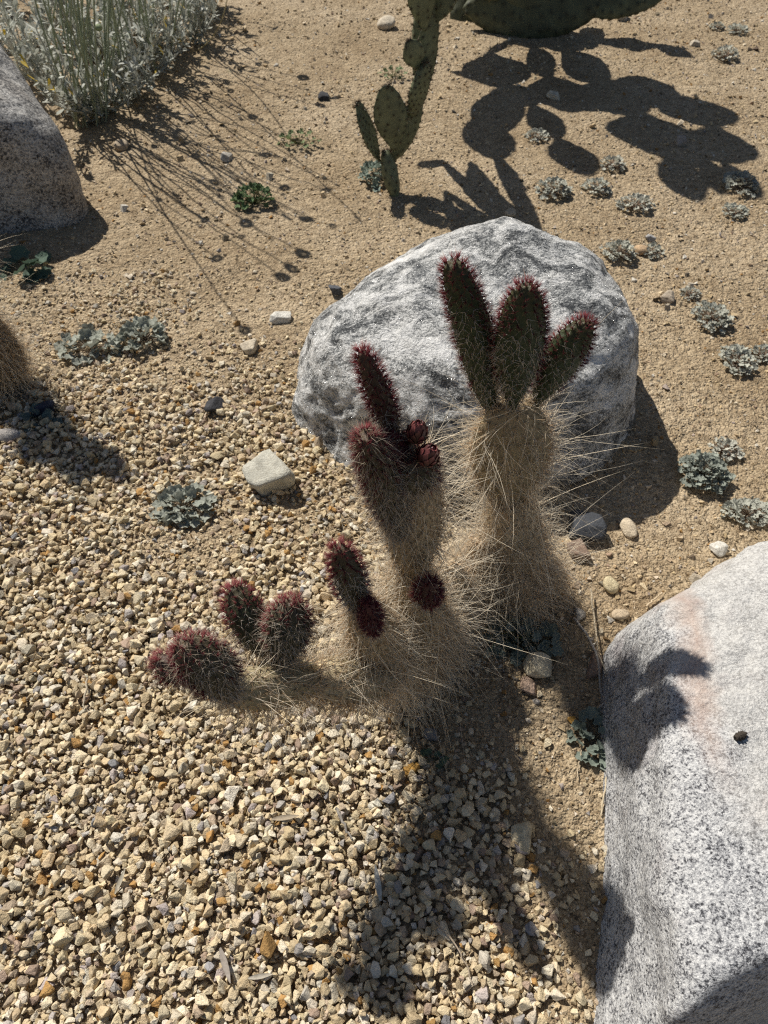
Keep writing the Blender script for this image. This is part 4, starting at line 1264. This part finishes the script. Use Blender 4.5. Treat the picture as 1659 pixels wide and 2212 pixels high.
rock(1500, 100, 22, 18, (.55, .48, .38), 'pale pebble at the end of the highest prickly pear shadow', 31)
rock(100, 890, 66, 40, (.04, .045, .07), 'dark blue-black stone in the shadow of the left hairy cactus', 32)
rock(1470, 312, 26, 26, (.42, .36, .3), 'stone inside the right part of the prickly pear shadow', 33)
rock(1012, 30, 40, 60, (.55, .52, .48), 'pale rough stone between the two prickly pears', 34, .1)

# ------------------------------------------------------------------ twigs and fallen leaves
def twig(pts_px, r0, r1, tint, label, seed, lift=.004, cat='twig', name='dry_twig'):
    r = np.random.default_rng(seed)
    P = []
    for (x, y, dz) in pts_px:
        g = on_ground(x, y)
        P.append(at_height(x, y, g[2] + lift + dz))
    P = np.array(P)
    t = np.linspace(0, len(P) - 1, 14)
    Q = np.stack([np.interp(t, np.arange(len(P)), P[:, k]) for k in range(3)], 1)
    Q[1:-1] += r.normal(size=(12, 3)) * np.array([.0012, .0012, .0006])
    V, F = tube(Q, r0, r1, 6)
    o = mesh_obj(name, V, F, M['dry'], col=np.repeat(np.array(tint)[None], len(V), 0))
    return tag(o, label, cat, 'dry twigs and fallen leaves')
twig([(1276, 1272, .02), (1284, 1340, .015), (1292, 1400, .02), (1312, 1480, .015)], .0022, .0012, (.5, .42, .3), 'thin straight dry stalk leaning beside the granite boulder', 1)
twig([(1240, 1335, .004), (1268, 1370, .02), (1290, 1415, .025), (1298, 1490, .01), (1310, 1530, .012)], .0030, .0016, (.42, .38, .33), 'grey crooked stalk curving down to the round-leaved rosette', 2)
twig([(1318, 1645, .012), (1308, 1690, .008), (1298, 1760, .004)], .0024, .0014, (.62, .52, .36), 'straw-coloured stalk below the round-leaved rosette', 3)
twig([(1262, 1585, .006), (1252, 1640, .006), (1246, 1680, .004)], .0016, .0010, (.56, .46, .32), 'short pale stalk left of the round-leaved rosette', 4)
twig([(1395, 1310, .006), (1430, 1280, .008)], .0022, .0018, (.58, .47, .32), 'short dry stick on sand at the granite boulder rim', 5)
twig([(725, 1745, .012), (745, 1785, .01), (760, 1812, .008)], .0030, .0016, (.34, .31, .27), 'grey stick on the gravel left of the shadow', 6, .012)
twig([(935, 1985, .012), (985, 2040, .014), (1010, 2085, .012), (1022, 2130, .01)], .0016, .0010, (.42, .34, .25), 'thin forked stalk crossing the lower gravel shadow', 7, .012)
twig([(190, 1465, .012), (184, 1500, .012), (180, 1530, .01)], .0022, .0014, (.5, .43, .32), 'small stick on the gravel left of the low arm', 8, .012)
twig([(1320, 1950, .01), (1310, 2010, .008)], .0020, .0012, (.5, .44, .36), 'short straw against the lower side of the granite boulder', 9)

def fallen_leaf(x, y, ang, L, tint, label, seed):
    g = on_ground(x, y) + np.array([0, 0, .017])
    D = np.array([[math.cos(ang), math.sin(ang), .08]])
    V, F, C = blades(g[None], D, np.array([[.1, -.2, 1.0]]), np.array([L]), np.array([L * .09]), (.3, .8, 1, .9, .6, .1), np.array([.12]), np.array([tint]), .5)
    V2 = V - np.array([0, 0, .0007])
    Vt = np.concatenate([V, V2]); Ft = np.concatenate([F, F[:, ::-1] + len(V)])
    o = mesh_obj('fallen_leaf', Vt, Ft, M['dry'], col=np.concatenate([C, C]))
    return tag(o, label, 'leaf', 'dry twigs and fallen leaves')
fallen_leaf(822, 1950, 1.75, .055, (.55, .54, .48), 'curled silver-grey leaf on the lit gravel at the shadow edge', 1)
fallen_leaf(590, 1775, .1, .05, (.40, .33, .24), 'brown slender leaf on the gravel below the low arm', 2)
fallen_leaf(480, 2050, -1.1, .055, (.32, .28, .24), 'dark dry leaf on the gravel at the lower left', 3)
fallen_leaf(540, 2115, .15, .04, (.46, .42, .34), 'short tan dry leaf near the bottom edge', 4)
fallen_leaf(255, 1935, 1.3, .04, (.48, .43, .33), 'narrow tan dry leaf on the gravel at far left', 5)

# ------------------------------------------------------------------ grass tuft and droppings
gt = thing('grass_tuft', 'small tuft of green grass blades at the foot of the tall cactus', 'grass')
r_ = np.random.default_rng(3)
gp = on_ground(1085, 1368)
n_ = 26
V, F, C = blades(gp + r_.normal(size=(n_, 3)) * np.array([.014, .012, 0]), r_.normal(size=(n_, 3)) * np.array([.9, .9, .2]) + np.array([.2, -.2, .8]), np.repeat(np.array([[0, 0, 1.0]]), n_, 0),
                 r_.uniform(.03, .07, n_), np.full(n_, .0013), (.8, 1, .8, .1), r_.normal(-.3, .2, n_), np.repeat(np.array([[.14, .2, .06]]), n_, 0))
mesh_obj('blades', V, F, M['leaf'], gt, col=C, kind='stuff')

def surface_point(o, px, py):
    V = np.array([v.co[:] for v in o.data.vertices]) + np.array(o.location)
    x, y = project(V[:, 0], V[:, 1], V[:, 2])
    d = np.hypot(x - px, y - py)
    near = np.where(d < 14)[0]
    k = near[np.argmax(V[near, 2])] if len(near) else np.argmin(d)
    return V[k]
sp_ = surface_point(granite, 1590, 1592)
D, F = icosphere(4)
P = D * np.array([.0105, .006, .0055]) * (1 + .16 * np.sin(D[:, :1] * 14)) + D * (.0009 * vnoise(D * 9))[:, None]
pod = mesh_obj('seed_pod', P, F, M['dry'], col=np.repeat(np.array([[.055, .045, .035]]), len(P), 0))
pod.location = sp_ + np.array([0, 0, .004]); pod.rotation_euler = (0, 0, .4)
tag(pod, 'small dark wrinkled pod lying on top of the granite boulder', 'pod')
